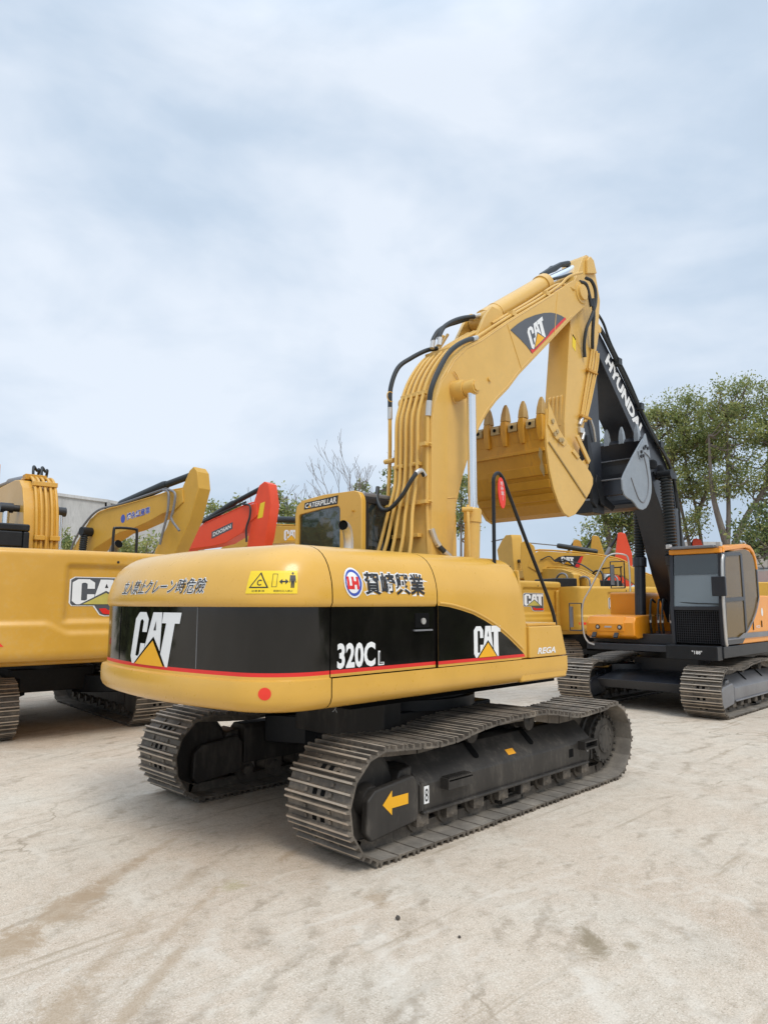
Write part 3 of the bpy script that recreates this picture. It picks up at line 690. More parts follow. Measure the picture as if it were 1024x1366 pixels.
mb.prism([(.17, 2.3), (.175, 2.44), (.19, 3.3), (.21, 3.9), (.255, 4.08), (.39, 4.40), (.50, 4.52), (.52, 4.3), (.50, 4.0), (.47, 3.3), (.44, 2.3)], -.292, -.2795); mb.build('side_doubler', M['yellow_boom'], boom, 30, .012, 3)
BD = lambda u, v: (u, -.2845, v)
pl = decal('emblem_plate', M['greydecal'], boom, poly_geo([(1.78, 5.39), (1.95, 5.52), (2.14, 5.645), (2.38, 5.77), (2.60, 5.865), (2.78, 5.925), (2.93, 5.955), (3.08, 5.965), (3.19, 5.95), (2.28, 5.20), (2.15, 5.27), (2.0, 5.325)]), BD)
decal('red_edge', M['reddecal'], pl, poly_geo([(2.28, 5.20), (3.19, 5.95), (3.16, 5.97), (2.75, 5.64), (2.70, 5.575), (2.34, 5.275), (2.23, 5.245)]), lambda u, v: (u, -.2855, v))
cat_emblem(pl, quad_fn((2.28, -.2865, 5.245), (2.655, -.2865, 5.555), (2.155, -.2865, 5.50), (2.55, -.2865, 5.80), (0, -1, 0), 0))
# arm cylinder on top of the boom
def cylinder(name, parent, a, b, c, rb, rr, mat, eye=.09, rodmat=None, T=None):
    """barrel from a to b, rod on to c"""
    a, b, c = map(Vector, (a, b, c)); d = (b - a).normalized(); L = (b - a).length; mb = MB(T)
    mb.lathe(a, d, [(-.0, rb * .55), (.05, rb * .8), (.06, rb), (L * .18, rb), (L * .18, rb * 1.04), (L * .2, rb * 1.04), (L * .2, rb), (L - .16, rb), (L - .16, rb * 1.14), (L - .02, rb * 1.14), (L, rb * .9), (L + .005, rr * 1.1)], 20)
    mb.cyl(a + Vector((0, -eye, 0)), a + Vector((0, eye, 0)), rb * .85, seg=14)
    o = mb.build(name, mat, parent, 35)
    mb = MB(T); mb.cyl(b, c, rr, seg=18); mb.build('piston_rod', rodmat or M['chrome'], o)
    mb = MB(T); mb.cyl(c + Vector((0, -eye, 0)), c + Vector((0, eye, 0)), rr * 1.7, seg=16); mb.build('rod_eye', mat, o)
    return o
ac = cylinder('arm_cylinder', MAIN, (1.55, 0, 5.52), (3.12, 0, 6.56), (4.19, 0, 7.20), .135, .082, M['yellow_boom'], .13)
mb = MB(); mb.smooth = False
for sy in (-1, 1): mb.prism([(1.10, 5.04), (1.9, 5.56), (1.70, 5.66), (1.52, 5.66), (1.38, 5.50)], sy * .14, sy * .19)
mb.build('cylinder_bracket', M['yellow_boom'], boom, 30, .006)
mb = MB(); mb.tube([(3.10, .05, 6.70), (3.35, .06, 6.86), (3.52, .06, 6.96), (3.66, .05, 7.06), (3.86, .03, 7.14)], [.035, .045, .05, .04, .05], 8)
mb.tube([(3.3, .10, 6.82), (3.5, .12, 6.98), (3.7, .1, 7.06)], .03, 8); mb.tube([(3.05, -.06, 6.56), (3.4, -.1, 6.72), (3.75, -.08, 6.9)], .022, 8)
mb.build('hose', M['rubber'], ac)
# boom cylinders, one each side
for sy in (-1, 1):
    c = cylinder('boom_cylinder', MAIN, (.56, sy * .5, 1.5), (.648, sy * .5, 2.93), (.655, sy * .5, 4.32), .088, .051, M['yellow_boom'], .06)
    mb = MB(); mb.cyl((.655, sy * .28, 4.33), (.655, sy * .43, 4.33), .125, .105, 22); mb.cyl((.655, sy * .43, 4.33), (.655, sy * .575, 4.33), .082, seg=20); mb.cyl((.655, sy * .57, 4.33), (.655, sy * .59, 4.33), .06, seg=8)
    mb.build('pin_boss', M['yellow_boom'], boom)
    mb = MB(); mb.tube(smooth_path([(.52, sy * .53, 2.95), (.46, sy * .58, 2.75), (.47, sy * .58, 2.3), (.5, sy * .56, 2.1)], 4), .017, 8); mb.cyl((.46, sy * .5, 2.9), (.52, sy * .6, 2.9), .03, seg=10)
    mb.build('feed_pipe', M['yellow_boom'], c)
mb = MB(); mb.smooth = False; mb.box((.2, -.62, 2.24), (.95, -.34, 2.33)); mb.build('cylinder_guard', M['yellow'], MAIN, 30, .02)
# steel pipes up the back of the boom
BRT = BR[2:]
def back(x_off, i0=0, i1=99): return [(x - x_off * .8, z + x_off * .5) for x, z in BRT[i0:i1]]
for k, (y, zt) in enumerate([(-.14, 8), (-.05, 8), (.04, 8), (.12, 7), (.19, 7)]):
    base = [(-.10 - .02 * (k % 2), y * 1.6 + .03, 2.25), (-.04, y * 1.4, 2.55), (.02, y * 1.15, 2.85), (.10, y, 3.15)]
    pts = base + [(x - .06, y, z + .02) for x, z in [(.185, 3.3), (.198, 3.6), (.205, 3.9), (.25, 4.08), (.39, 4.42), (.61, 4.72), (.85, 4.93), (1.10, 5.10)][:zt]] + ([(1.32, y, 5.30)] if k < 3 else [(1.0, y, 5.22)] if zt < 8 else [])
    mb = MB(); mb.tube(smooth_path(pts, 4), .020, 8); mb.build('steel_pipe', M['yellow_boom'], boom)
for z, x in ((3.42, .175), (2.98, .165), (2.62, .15)):
    for y in (-.095, .155):
        mb = MB(); mb.smooth = False; mb.box((x - .055, y - .075, z - .022), (x + .01, y + .075, z + .022)); mb.cyl((x - .07, y, z), (x - .04, y, z), .016, seg=6); mb.build('pipe_clamp', M['yellow_boom'], boom, 30, .006)
for x, z in ((.30, 4.25), (.74, 4.87)):
    mb = MB(); mb.smooth = False; mb.box((x - .07, -.17, z - .015), (x - .01, .21, z + .03)); mb.build('pipe_clamp', M['yellow_boom'], boom, 30, .006)
# two outer pipe runs with hoses over the bend
def fitting(mb, p, q, r=.03): mb.cyl(p, q, r, seg=10)
mb = MB(); mb.tube(smooth_path([(.10, .36, 2.2), (.16, .36, 2.9), (.205, .36, 3.5), (.21, .36, 4.05)], 4), .022, 8)
mb.cyl((.12, .27, 2.97), (.12, .41, 2.97), .03, seg=8); mb.cyl((.18, .27, 3.52), (.18, .41, 3.52), .03, seg=8)
lp = mb.build('outer_pipe', M['yellow_boom'], boom)
mb = MB(); mb.tube(smooth_path([(.21, .36, 4.16), (.225, .36, 4.42), (.33, .34, 4.68), (.5, .28, 4.83), (.66, .18, 4.94), (.78, .10, 4.98)], 6), .028, 10); mb.build('hose', M['rubber'], lp)
for p, q in (((.21, .36, 4.03), (.21, .36, 4.17)), ((.62, -.06, 4.93), (.64, -.06, 5.03)), ((.63, .06, 4.93), (.65, .06, 5.03))):
    mb = MB(); fitting(mb, p, q); mb.build('hose_fitting', M['silver'], lp)
for y, dz in ((-.04, 0), (.06, -.03)):
    mb = MB(); mb.tube(smooth_path([(.64, y, 5.02), (.68, y, 5.12 + dz), (.76, y, 5.22 + dz), (.92, y, 5.33 + dz), (1.12, y, 5.43 + dz), (1.34, y, 5.51)], 6), .027, 10); mb.build('hose', M['rubber'], boom)
for y in (-.04, .06):
    mb = MB(); mb.cyl((1.33, y, 5.505), (1.46, y, 5.56), .032, seg=10); mb.build('hose_fitting', M['silver'], boom)
mb = MB(); mb.tube(smooth_path([(.19, -.25, 2.25), (.165, -.25, 2.9), (.175, -.25, 3.5), (.185, -.25, 3.98)], 4), .022, 8)
for z in (2.98, 3.62): mb.box((.09, -.29, z - .02), (.24, -.21, z + .02)); mb.cyl((.16, -.33, z), (.16, -.2, z), .018, seg=6)
rp = mb.build('outer_pipe', M['yellow_boom'], boom)
mb = MB(); mb.tube(smooth_path([(.19, -.27, 4.10), (.205, -.29, 4.26), (.30, -.30, 4.46), (.48, -.30, 4.72), (.66, -.30, 4.88), (.86, -.29, 5.00), (1.0, -.27, 5.06)], 6), .03, 10); mb.build('hose', M['rubber'], rp)
for p, q in (((.186, -.255, 3.95), (.19, -.27, 4.12)), ((.98, -.275, 5.05), (1.09, -.26, 5.10))):
    mb = MB(); fitting(mb, p, q, .033); mb.build('hose_fitting', M['silver'], rp)
mb = MB(); mb.tube(smooth_path([(1.08, -.26, 5.10), (1.2, -.25, 5.18), (1.75, -.245, 5.55), (2.5, -.245, 6.03), (3.1, -.245, 6.44), (3.3, -.26, 6.62), (3.5, -.27, 6.74), (3.72, -.28, 6.84)], 5), .02, 8)
mb.tube(smooth_path([(1.5, -.20, 5.42), (2.4, -.20, 6.0), (3.05, -.20, 6.44), (3.25, -.24, 6.50), (3.45, -.29, 6.48)], 4), .02, 8)
for x, z in ((1.9, 5.65), (2.75, 6.20)): mb.box((x - .05, -.275, z - .03), (x + .05, -.19, z + .035))
mb.build('top_pipe', M['yellow_boom'], boom)
for P, r_ in (([(.24, -.27, 2.3), (.20, -.26, 2.62), (.2, -.26, 2.75)], .02), ([(.13, -.24, 3.27), (.06, -.24, 3.32), (-.02, -.20, 3.22), (-.05, -.08, 3.05), (-.07, .08, 2.92), (-.06, .22, 2.92), (-.03, .33, 3.05), (.02, .37, 3.2)], .024), ([(.18, -.30, 2.67), (.25, -.32, 2.52), (.38, -.36, 2.40), (.52, -.38, 2.28)], .03)):
    mb = MB(); mb.tube(smooth_path(P, 6), r_, 10); mb.build('hose', M['rubber'], boom)
for P, r_ in (([(.14, -.24, 3.27), (.075, -.24, 3.32), (.01, -.225, 3.28)], .028), ([(.175, -.30, 2.68), (.225, -.31, 2.565), (.27, -.325, 2.5)], .034), ([(.33, -.345, 2.44), (.40, -.365, 2.385)], .034)):
    mb = MB(); mb.tube(smooth_path(P, 4), r_, 10); mb.build('hose_fitting', M['silver'], boom)

for (x, y, z, r_) in ((.16, .30, 4.28, .06), (.62, -.285, 4.22, .05)):
    mb = MB(); mb.tube([(x + r_ * math.cos(a), y - (.02 if y < 0 else 0), z + r_ * math.sin(a)) for a in [R(d) for d in range(60, 330, 30)]], .006, 5); mb.build('grease_line', M['yellow_boom'], boom)
mb = MB(); mb.tube(smooth_path([(.60, -.30, 4.55), (.66, -.30, 4.50), (.69, -.30, 4.42)], 4), .008, 5); mb.build('grease_line', M['yellow_boom'], boom)

# stick
STK = [(3.95, 7.20), (4.10, 7.29), (4.22, 7.26), (4.34, 7.08), (4.46, 6.66), (4.33, 6.0), (3.84, 4.59), (3.63, 4.1), (3.62, 3.80), (3.52, 3.70), (3.36, 3.72), (3.24, 3.95), (3.24, 4.47), (3.30, 4.82), (3.50, 6.0), (3.52, 6.55), (3.72, 6.80)]
mb = MB(); mb.prism(STK, -.175, .175)
stick = mb.build('stick', M['yellow_boom'], MAIN, 22, .012)
for sy in (-1, 1):
    mb = MB(); mb.prism([(4.02, 7.18), (4.12, 7.27), (4.22, 7.24), (4.30, 7.05), (4.0, 6.95)], sy * .175, sy * .22); mb.build('stick_ear', M['yellow_boom'], stick, 25, .01)
mb = MB(); mb.smooth = False
for y in (-.10, -.035, .03, .095): mb.prism([(3.265, 4.40), (3.235, 4.42), (3.285, 4.86), (3.32, 4.90)], y - .018, y + .018)
mb.build('guard_rib', M['yellow_boom'], stick, 25, .004)
mb = MB()
for dx, y in ((0, -.20), (.07, -.20), (.15, -.205), (.22, -.20)):
    mb.tube(smooth_path([(4.08 + dx * .9, y, 5.78 - dx * .2), (4.0 + dx, y, 5.5), (3.80 + dx * .85, y, 4.95), (3.65 + dx * .7, y, 4.52 + dx * .2)], 4), .019, 8)
mb.build('stick_pipe', M['yellow_boom'], stick)
for x, z in ((3.93, 5.38), (3.68, 4.62)):
    mb = MB(); mb.smooth = False; mb.box((x - .03, -.235, z - .018), (x + .2, -.175, z + .018)); mb.cyl((x - .08, -.215, z), (x + .26, -.215, z), .014, seg=6); mb.build('pipe_clamp', M['yellow_worn'], stick)
mb = MB(); mb.box((3.60, -.225, 4.36), (3.72, -.178, 4.44)); mb.cyl((3.62, -.2, 4.48), (3.70, -.2, 4.60), .03, seg=8); mb.cyl((3.66, -.21, 4.26), (3.72, -.21, 4.38), .025, seg=8); mb.build('valve', M['silver'], stick, 30, .006)
for P in ([(3.84, -.27, 6.80), (3.96, -.30, 6.78), (4.05, -.31, 6.65), (4.03, -.31, 6.42), (3.90, -.30, 6.18), (3.80, -.27, 5.98), (3.79, -.23, 5.75), (3.83, -.21, 5.56)],
          [(3.98, -.30, 6.5), (3.97, -.31, 6.25), (3.98, -.28, 6.02), (4.03, -.24, 5.85), (4.08, -.21, 5.76)],
          [(3.62, -.29, 6.66), (3.76, -.31, 6.66), (3.85, -.31, 6.52), (3.90, -.31, 6.35)]):
    mb = MB(); mb.tube(smooth_path(P, 6), .026, 10); mb.build('hose', M['rubber'], stick)
decal('small_label', M['signyellow'], stick, poly_geo([(0, 0), (1, 0), (1, 1), (0, 1)]), quad_fn((3.53, -.175, 5.66), (3.62, -.175, 5.60), (3.55, -.175, 5.86), (3.64, -.175, 5.80), (0, -1, 0)))
mb = MB(); mb.prism([(3.49, 6.02), (3.52, 6.0), (3.95, 5.62), (3.92, 5.60), (3.50, 5.86)], -.178, -.172); mb.build('stiffener', M['yellow_boom'], stick)
bc = cylinder('bucket_cylinder', MAIN, (4.55, 0, 6.25), (4.12, 0, 5.0), (3.74, 0, 3.92), .085, .048, M['yellow_boom'], .09)
mb = MB(); mb.smooth = False
for sy in (-1, 1):
    mb.prism([(3.72, 3.98), (3.80, 3.90), (3.70, 3.70), (3.20, 3.56), (3.14, 3.64), (3.2, 3.70)], sy * .19, sy * .23); mb.prism([(3.40, 4.26), (3.48, 4.30), (3.80, 3.96), (3.74, 3.90)], sy * .235, sy * .265)
mb.build('bucket_link', M['yellow_boom'], MAIN, 30, .01)

# bucket: x, z are author coordinates of its side outline
def make_bucket(parent, conv, y0, y1, mats, tooth_mat, T=None, mainb=True):
    """conv maps outline (x, z) of the bucket seen from its side into the scene"""
    cv = lambda pts: [conv(p) for p in pts]
    body, side, wear = mats
    outer = [(2.05, 4.18), (2.03, 4.0), (2.04, 3.80), (2.09, 3.55), (2.17, 3.33), (2.28, 3.15), (2.40, 3.04), (2.52, 3.00), (2.66, 3.05), (2.86, 3.20), (3.05, 3.38), (3.15, 3.52)]
    cx, cz = 2.75, 3.7
    inner = [(x + (cx - x) / math.hypot(cx - x, cz - z) * .045, z + (cz - z) / math.hypot(cx - x, cz - z) * .045) for x, z in outer]
    o, i = cv(outer), cv(inner); n = len(o)
    mb = MB(T)
    for k in range(n - 1):
        q = [o[k], o[k + 1], i[k + 1], i[k]]; mb.prism(q, y0 + .02, y1 - .02)
    b = mb.build('bucket', body, parent, 40)
    for ys in ((y0, y0 + .035), (y1 - .035, y1)):
        mb = MB(T); mb.smooth = False
        mb.prism(cv([(2.06, 4.34), (2.02, 4.05), (2.03, 3.80), (2.08, 3.54), (2.16, 3.32), (2.27, 3.14), (2.39, 3.025), (2.52, 2.985), (2.67, 3.03), (2.87, 3.18), (3.07, 3.36), (3.17, 3.49), (3.18, 3.58), (3.12, 3.65), (2.80, 3.83), (2.50, 3.98), (2.28, 4.12)]), *ys)
        mb.build('side_plate', side, b, 30, .008)
    for ys in ((y0 - .018, y0), (y1, y1 + .018)):
        mb = MB(T); mb.smooth = False
        mb.prism(cv([(2.08, 4.42), (2.05, 4.12), (2.2, 3.98), (2.42, 3.90), (2.5, 3.965), (2.30, 4.115), (2.17, 4.30)]), *ys); mb.prism(cv([(2.62, 3.86), (2.76, 3.78), (2.82, 3.82), (2.68, 3.90)]), *ys)
        mb.build('side_cutter', side, b, 30, .006)
        yy = ys[0] - .02 if ys[0] < (y0 + y1) / 2 else ys[1] + .02
        for p in ((2.14, 4.18), (2.24, 4.06), (2.36, 3.97), (2.18, 4.02), (2.3, 3.96)):
            a = conv(p); mb = MB(T); mb.cyl((a[0], ys[0], a[1]), (a[0], yy, a[1]), .032, seg=6); mb.build('bolt', wear, b)
        mb = MB(T); P = cv([(2.06, 3.90), (2.35, 3.70), (2.65, 3.49), (2.95, 3.28)]); ym = ys[0] + .009
        mb.tube([(p[0], ym, p[1]) for p in P], .011, 6); mb.build('weld_seam', wear, b)
    # lip, wear strips and teeth
    mb = MB(T); mb.smooth = False
    mb.prism(cv([(2.03, 3.95), (2.0, 4.17), (2.05, 4.21), (2.085, 4.0)]), y0 + .036, y1 - .036)
    for a, c in ((3.83, 3.79), (3.62, 3.50), (3.44, 3.34), (3.27, 3.19)):
        def xat(z):
            for p, q in zip(outer, outer[1:]):
                if q[1] <= z <= p[1]: return p[0] + (q[0] - p[0]) * (p[1] - z) / (p[1] - q[1])
            return 2.1
        mb.prism(cv([(xat(a) - .028, a), (xat(a) + .01, a), (xat(c) + .01, c), (xat(c) - .028, c)]), y0 + .036, y1 - (.036 if (a > 3.7 or a < 3.3) else .3))
    mb.build('wear_strip', body, b, 30, .005)
    w = y1 - y0
    for k in range(5):
        y = y0 + .07 + (w - .14) * k / 4
        def ringp(x0, x1, z, h): return [(conv((x0, z))[0], y - h, conv((x0, z))[1]), (conv((x1, z))[0], y - h, conv((x1, z))[1]), (conv((x1, z))[0], y + h, conv((x1, z))[1]), (conv((x0, z))[0], y + h, conv((x0, z))[1])]
        def loft(rows, nm, mt):
            mb = MB(T); vs = [p for r in rows for p in r]; q_ = 4 * (len(rows) - 1)
            mb.add(vs, [(j * 4 + q, j * 4 + (q + 1) % 4, j * 4 + 4 + (q + 1) % 4, j * 4 + 4 + q) for j in range(len(rows) - 1) for q in range(4)] + [(q_, q_ + 1, q_ + 2, q_ + 3), (3, 2, 1, 0)])
            return mb.build(nm, mt, b, 40, .008)
        loft([ringp(1.995, 2.10, 3.93, .026), ringp(1.975, 2.10, 4.02, .042), ringp(1.965, 2.105, 4.20, .046), ringp(1.975, 2.10, 4.262, .040)], 'tooth_adapter', body)
        loft([ringp(1.975, 2.10, 4.264, .046), ringp(1.99, 2.09, 4.36, .041), ringp(2.015, 2.07, 4.45, .031), ringp(2.035, 2.05, 4.50, .016)], 'tooth', tooth_mat)
        if mainb and k < 4:
            ym = y + (w - .14) / 8; mb = MB(T); mb.smooth = False
            mb.prism(cv([(1.975, 4.10), (1.975, 4.19), (2.02, 4.235), (2.09, 4.19), (2.09, 4.10)]), ym - .068, ym + .068)
            ad = mb.build('lip_adapter', wear, b, 30, .01)
            mb = MB(T); c0 = conv((1.972, 4.16)); mb.cyl((c0[0], ym, c0[1]), (conv((1.968, 4.16))[0], ym, c0[1]), .024, seg=12); mb.build('adapter_hole', M['dark'], ad)
    mb = MB(T); mb.smooth = False
    for y in (-.26, .22):
        ya = (y0 + y1) / 2 + y
        mb.prism(cv([(2.80, 3.17), (3.1, 3.42), (3.35, 3.70), (3.32, 3.80), (3.2, 3.80), (3.0, 3.5)]), ya, ya + .04)
    mb.build('bucket_ear', body, b, 30, .008)
    return b
TOOTH = paint('worn_tooth', (.45, .28, .09), .55, .2, (.24, .16, .09), .6, bump=.15, scale=6)
WEAR = paint('worn_adapter', (.40, .29, .13), .55, .2, (.16, .12, .08), .6, bump=.15, scale=6)
bucket = make_bucket(MAIN, lambda p: p, -.62, .62, (M['yellow_worn'], M['yellow_boom'], WEAR), TOOTH)
decal('scraped_patch', WEAR, bucket, poly_geo([(-.53, 3.84), (-.505, 3.74), (-.53, 3.66), (-.50, 3.58), (-.53, 3.50), (-.55, 3.46), (-.565, 3.56), (-.55, 3.68), (-.57, 3.78)]), lambda u, v: (2.03 + (0.0 if v > 3.8 else .22 * (3.8 - v) ** 1.1) - .034, u, v))

# red tag hanging on the grab rail
RT = MB()
n = 24
ell = [(.125 + .06 * math.cos(2 * PI * k / n) + .04 * math.sin(2 * PI * k / n) * -.35, 2.965 + .155 * math.sin(2 * PI * k / n)) for k in range(n)]
RT.prism(ell, -1.268, -1.256)
rt = RT.build('rail_tag', M['tape'], None, 30, .003)
tag(rt, 'red oval tag with white lettering hung inside the black grab rail loop', 'tag')
decal('tag_letters', M['white'], rt, text_geo('安全第一', .0), lambda u, v: (.105 + .045 * v - .02 * (u - .5) * -1, -1.2695, 3.08 - u * .19))

# ================================================================ black and orange excavator on the right (faces the camera's left)
HX, HY = 8.6, .53
HYU = thing('excavator', 'charcoal boom excavator with orange body and black cab front, right of the yellow one', 'excavator', (HX, HY, 0), PI)
HT = world_T(HYU)
htr = [track_set(HYU, sy, .66, 1.16, False, M['grey'] if sy < 0 else M['hyblack']) for sy in (-1, 1)]
# its idlers face the same way as its cab, so turn the chains end for end
for c in htr: c.rotation_euler = (0, 0, PI)
for c, sy in zip(htr, (-1, 1)): pass
undercarriage(HYU, M['hyblack'], 1.16)
mb = MB(HT); mb.smooth = False
mb.prism([(6.62, .52), (7.2, .60), (7.7, .62), (7.7, .40), (7.2, .38), (6.75, .36)], -.25, 1.3)
mb.build('cross_beam', M['hyblack'], HYU, 30, .01)
mb = MB(HT); mb.smooth = False
mb.box((6.95, -.80, 1.02), (11.3, 1.66, 1.14)); mb.box((7.3, .1, 1.14), (11.2, 1.7, 1.32))
mb.build('upper_frame', M['hyblack'], HYU, 30, .01)
mb = MB(HT); mb.smooth = False
mb.box((6.72, -.84, .93), (6.95, .03, 1.17)); mb.box((6.95, -.86, .96), (9.9, -.80, 1.16))
sk = mb.build('cab_skirt', M['black'], HYU, 30, .015)
decal('fleet_number', M['white'], sk, text_geo('"188"', .02), lambda u, v: (6.716, -.42 - .17 * u, 1.03 + .06 * v), T=HT)
# cab
mb = MB(HT); mb.smooth = False
cy0, cy1 = -.87, .02
prof = [(7.02, 1.18), (7.0, 1.85), (7.10, 2.70), (7.22, 2.84), (8.3, 2.95), (8.72, 2.86), (8.86, 2.55), (8.88, 1.95), (8.55, 1.62), (8.2, 1.42), (7.9, 1.20)]
mb.prism([(7.16, 2.72), (7.22, 2.86), (8.3, 2.97), (8.56, 2.95), (8.74, 2.87), (8.85, 2.74), (8.90, 2.52), (8.85, 2.50), (8.79, 2.69), (8.69, 2.81), (8.52, 2.88), (8.3, 2.89), (7.26, 2.78)], cy0 - .005, cy1 + .005)
mb.box((7.24, cy0 + .02, 2.80), (8.6, cy1 - .02, 2.88)); mb.box((7.02, cy0, 2.74), (7.14, cy1, 2.83))
hc = mb.build('cab', M['orange'], HYU, 30, .02, 3)
def bar(mb, a, b, w):                                                  # square bar between two points
    mb.tube([a, b], w, 4)
mb = MB(HT); mb.smooth = False
for y in (cy0 + .03, cy1 - .03): mb.prism([(6.98, 1.17), (7.05, 1.17), (7.06, 1.85), (7.16, 2.74), (7.06, 2.74), (6.97, 1.85)], y - .03, y + .03)
mb.box((6.975, cy0 + .06, 1.76), (7.03, cy1 - .06, 1.83))
mb.prism([(7.05, 1.18), (7.85, 1.18), (8.05, 1.30), (7.06, 1.30)], cy0, cy0 + .04)
mb.prism([(7.06, 1.30), (7.14, 1.42), (7.16, 1.9), (7.24, 2.62), (7.30, 2.70), (7.32, 2.76), (7.16, 2.76), (7.06, 1.85)], cy0, cy0 + .04)
mb.prism([(7.28, 2.69), (8.0, 2.74), (8.04, 2.80), (7.26, 2.76)], cy0, cy0 + .04); mb.prism([(8.02, 1.98), (8.12, 1.98), (8.10, 2.78), (8.0, 2.76)], cy0, cy0 + .04)
mb.prism([(7.14, 1.90), (8.06, 1.93), (8.06, 2.0), (7.15, 1.97)], cy0, cy0 + .04); mb.prism([(8.04, 1.34), (8.14, 1.42), (8.12, 2.0), (8.04, 1.98)], cy0, cy0 + .04)
mb.prism([(8.82, 2.52), (8.89, 2.5), (8.90, 1.95), (8.83, 1.9)], cy0, cy0 + .04)
mb.box((7.0, cy1 - .045, 1.18), (8.8, cy1, 1.95))
mb.build('cab_frame', M['hyblack'], hc, 30, .008)
mb = MB(HT); mb.prism([(7.10, 1.26), (7.70, 1.26), (7.95, 1.31), (8.2, 1.42), (8.42, 1.55), (8.6, 1.68), (8.75, 1.83), (8.84, 1.98), (8.85, 2.45), (8.80, 2.62), (8.70, 2.76), (8.52, 2.84), (8.3, 2.87), (7.3, 2.76), (7.16, 1.85)], cy0 + .014, cy0 + .020); mb.build('side_glazing', M['tinted'], hc)
mb = MB(HT); mb.prism([(7.1, 1.95), (8.8, 1.95), (8.66, 2.80), (8.3, 2.87), (7.3, 2.76)], cy1 - .03, cy1 - .026); mb.build('side_glazing', M['tinted'], hc)
mb = MB(HT); mb.tube([(7.10, cy0 - .005, 1.27), (7.70, cy0 - .005, 1.27), (7.95, cy0 - .005, 1.32), (8.2, cy0 - .005, 1.43), (8.42, cy0 - .005, 1.56), (8.6, cy0 - .005, 1.69), (8.75, cy0 - .005, 1.84), (8.85, cy0 - .005, 1.99)], .012, 6); mb.build('glazing_trim', M['grey'], hc)
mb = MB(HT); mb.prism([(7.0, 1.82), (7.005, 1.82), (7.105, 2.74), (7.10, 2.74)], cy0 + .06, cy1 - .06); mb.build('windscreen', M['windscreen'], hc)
mb = MB(HT); mb.prism([(7.050, 2.38), (7.056, 2.38), (7.094, 2.745), (7.088, 2.745)], cy0 + .065, cy1 - .065); mb.build('dark_reflection_strip', M['glass'], hc)  # dark pane added to imitate the darker reflection in the windscreen's upper part
mb = MB(HT); mb.smooth = False
mb.box((7.045, cy0 + .06, 1.18), (7.06, cy1 - .06, 1.76)); gb = mb.build('lower_panel', M['dark'], hc)
mb = MB(HT); mb.smooth = False
for k in range(21): y = cy0 + .08 + (cy1 - cy0 - .16) * k / 20; mb.box((7.012, y - .004, 1.2), (7.02, y + .004, 1.75))
for k in range(14): z = 1.21 + .53 * k / 13; mb.box((7.02, cy0 + .06, z - .004), (7.028, cy1 - .06, z + .004))
mb.build('mesh_guard', M['hyblack'], gb)
mb = MB(HT); mb.tube(smooth_path([(7.06, cy0 - .03, 2.70), (6.98, cy0 - .035, 2.55), (6.93, cy0 - .035, 1.9), (6.95, cy0 - .035, 1.25), (6.99, cy0 - .03, 1.19)], 5), .025, 10); mb.build('hand_rail', M['silver'], hc)
mb = MB(HT); mb.smooth = False; mb.box((6.80, cy0 - .13, 2.0), (6.86, cy0 + .10, 2.33)); mb.box((6.86, cy0 - .03, 2.14), (6.96, cy0 - .0, 2.2)); mb.build('wing_mirror', M['hyblack'], hc, 30, .028, 4)
mb = MB(HT); mb.smooth = False; mb.box((6.96, cy0 + .08, 2.83), (7.2, cy1 - .05, 2.88)); mb.build('sun_visor', M['grey'], hc, 30, .015)
for y in (cy0 + .02, cy1 + .0):
    mb = MB(HT); mb.smooth = False; mb.box((7.0, y - .04, 2.85), (7.1, y + .04, 2.93)); mb.build('work_lamp', M['silver'], hc, 30, .012)
mb = MB(HT); mb.tube([(7.02, -.1, 1.9), (7.0, -.45, 1.88), (7.0, -.8, 1.87)], .010, 6); mb.build('wiper', M['rubber'], hc)
mb = MB(HT); mb.smooth = False
mb.box((7.9, -.65, 1.3), (8.4, -.15, 1.75)); mb.box((8.3, -.65, 1.75), (8.44, -.15, 2.3)); mb.box((7.35, -.55, 1.2), (7.5, -.2, 1.95)); mb.box((8.32, -.5, 2.3), (8.42, -.28, 2.5))
mb.build('seat', M['inkdecal'], hc, 30, .03)
mb = MB(HT); mb.smooth = False; mb.box((7.25, cy0 + .05, 2.74), (8.6, cy1 - .05, 2.79)); mb.box((8.76, cy0 + .05, 1.3), (8.80, cy1 - .05, 2.1)); mb.build('cab_lining', M['dark'], hc)
# orange body behind the cab, tanks and tool box in front
mb = MB(HT); mb.smooth = False
mb.prism([(7.75, 1.165), (7.95, 1.29), (8.2, 1.40), (8.42, 1.53), (8.6, 1.66), (8.77, 1.82), (8.93, 2.0), (9.05, 2.03), (10.9, 2.02), (11.3, 1.9), (11.4, 1.165)], -.86, -.15)
mb.box((8.9, -.15, 1.3), (11.3, 1.8, 2.05))
hb = mb.build('body_cover', M['orange'], HYU, 30, .03, 3)
decal('grey_stripe', M['grey'], hb, poly_geo([(7.55, 1.27), (10.2, 1.27), (10.2, 1.36), (7.9, 1.36)]), lambda u, v: (u, -.8825, v), T=HT)
decal('round_label', M['white'], hb, poly_geo(disc(9.0, 1.72, .05, .08)), lambda u, v: (u, -.8635, v), T=HT)
decal('small_label', M['white'], hb, text_geo('HX220', .01), lambda u, v: (8.62 + .22 * u, -.8635, 1.43 + .05 * v), T=HT)
for k in range(3):
    pass
mb = MB(HT); mb.smooth = False; mb.box((8.45, -.875, 1.40), (8.47, -.861, 1.58)); mb.box((8.92, -.875, 1.44), (8.94, -.861, 1.56)); mb.build('door_hinge', M['inkdecal'], hb)
mb = MB(HT); mb.smooth = False
mb.box((8.0, 1.0, 1.62), (8.9, 1.70, 2.10)); mb.build('fuel_tank', M['orange'], HYU, 30, .04, 3)
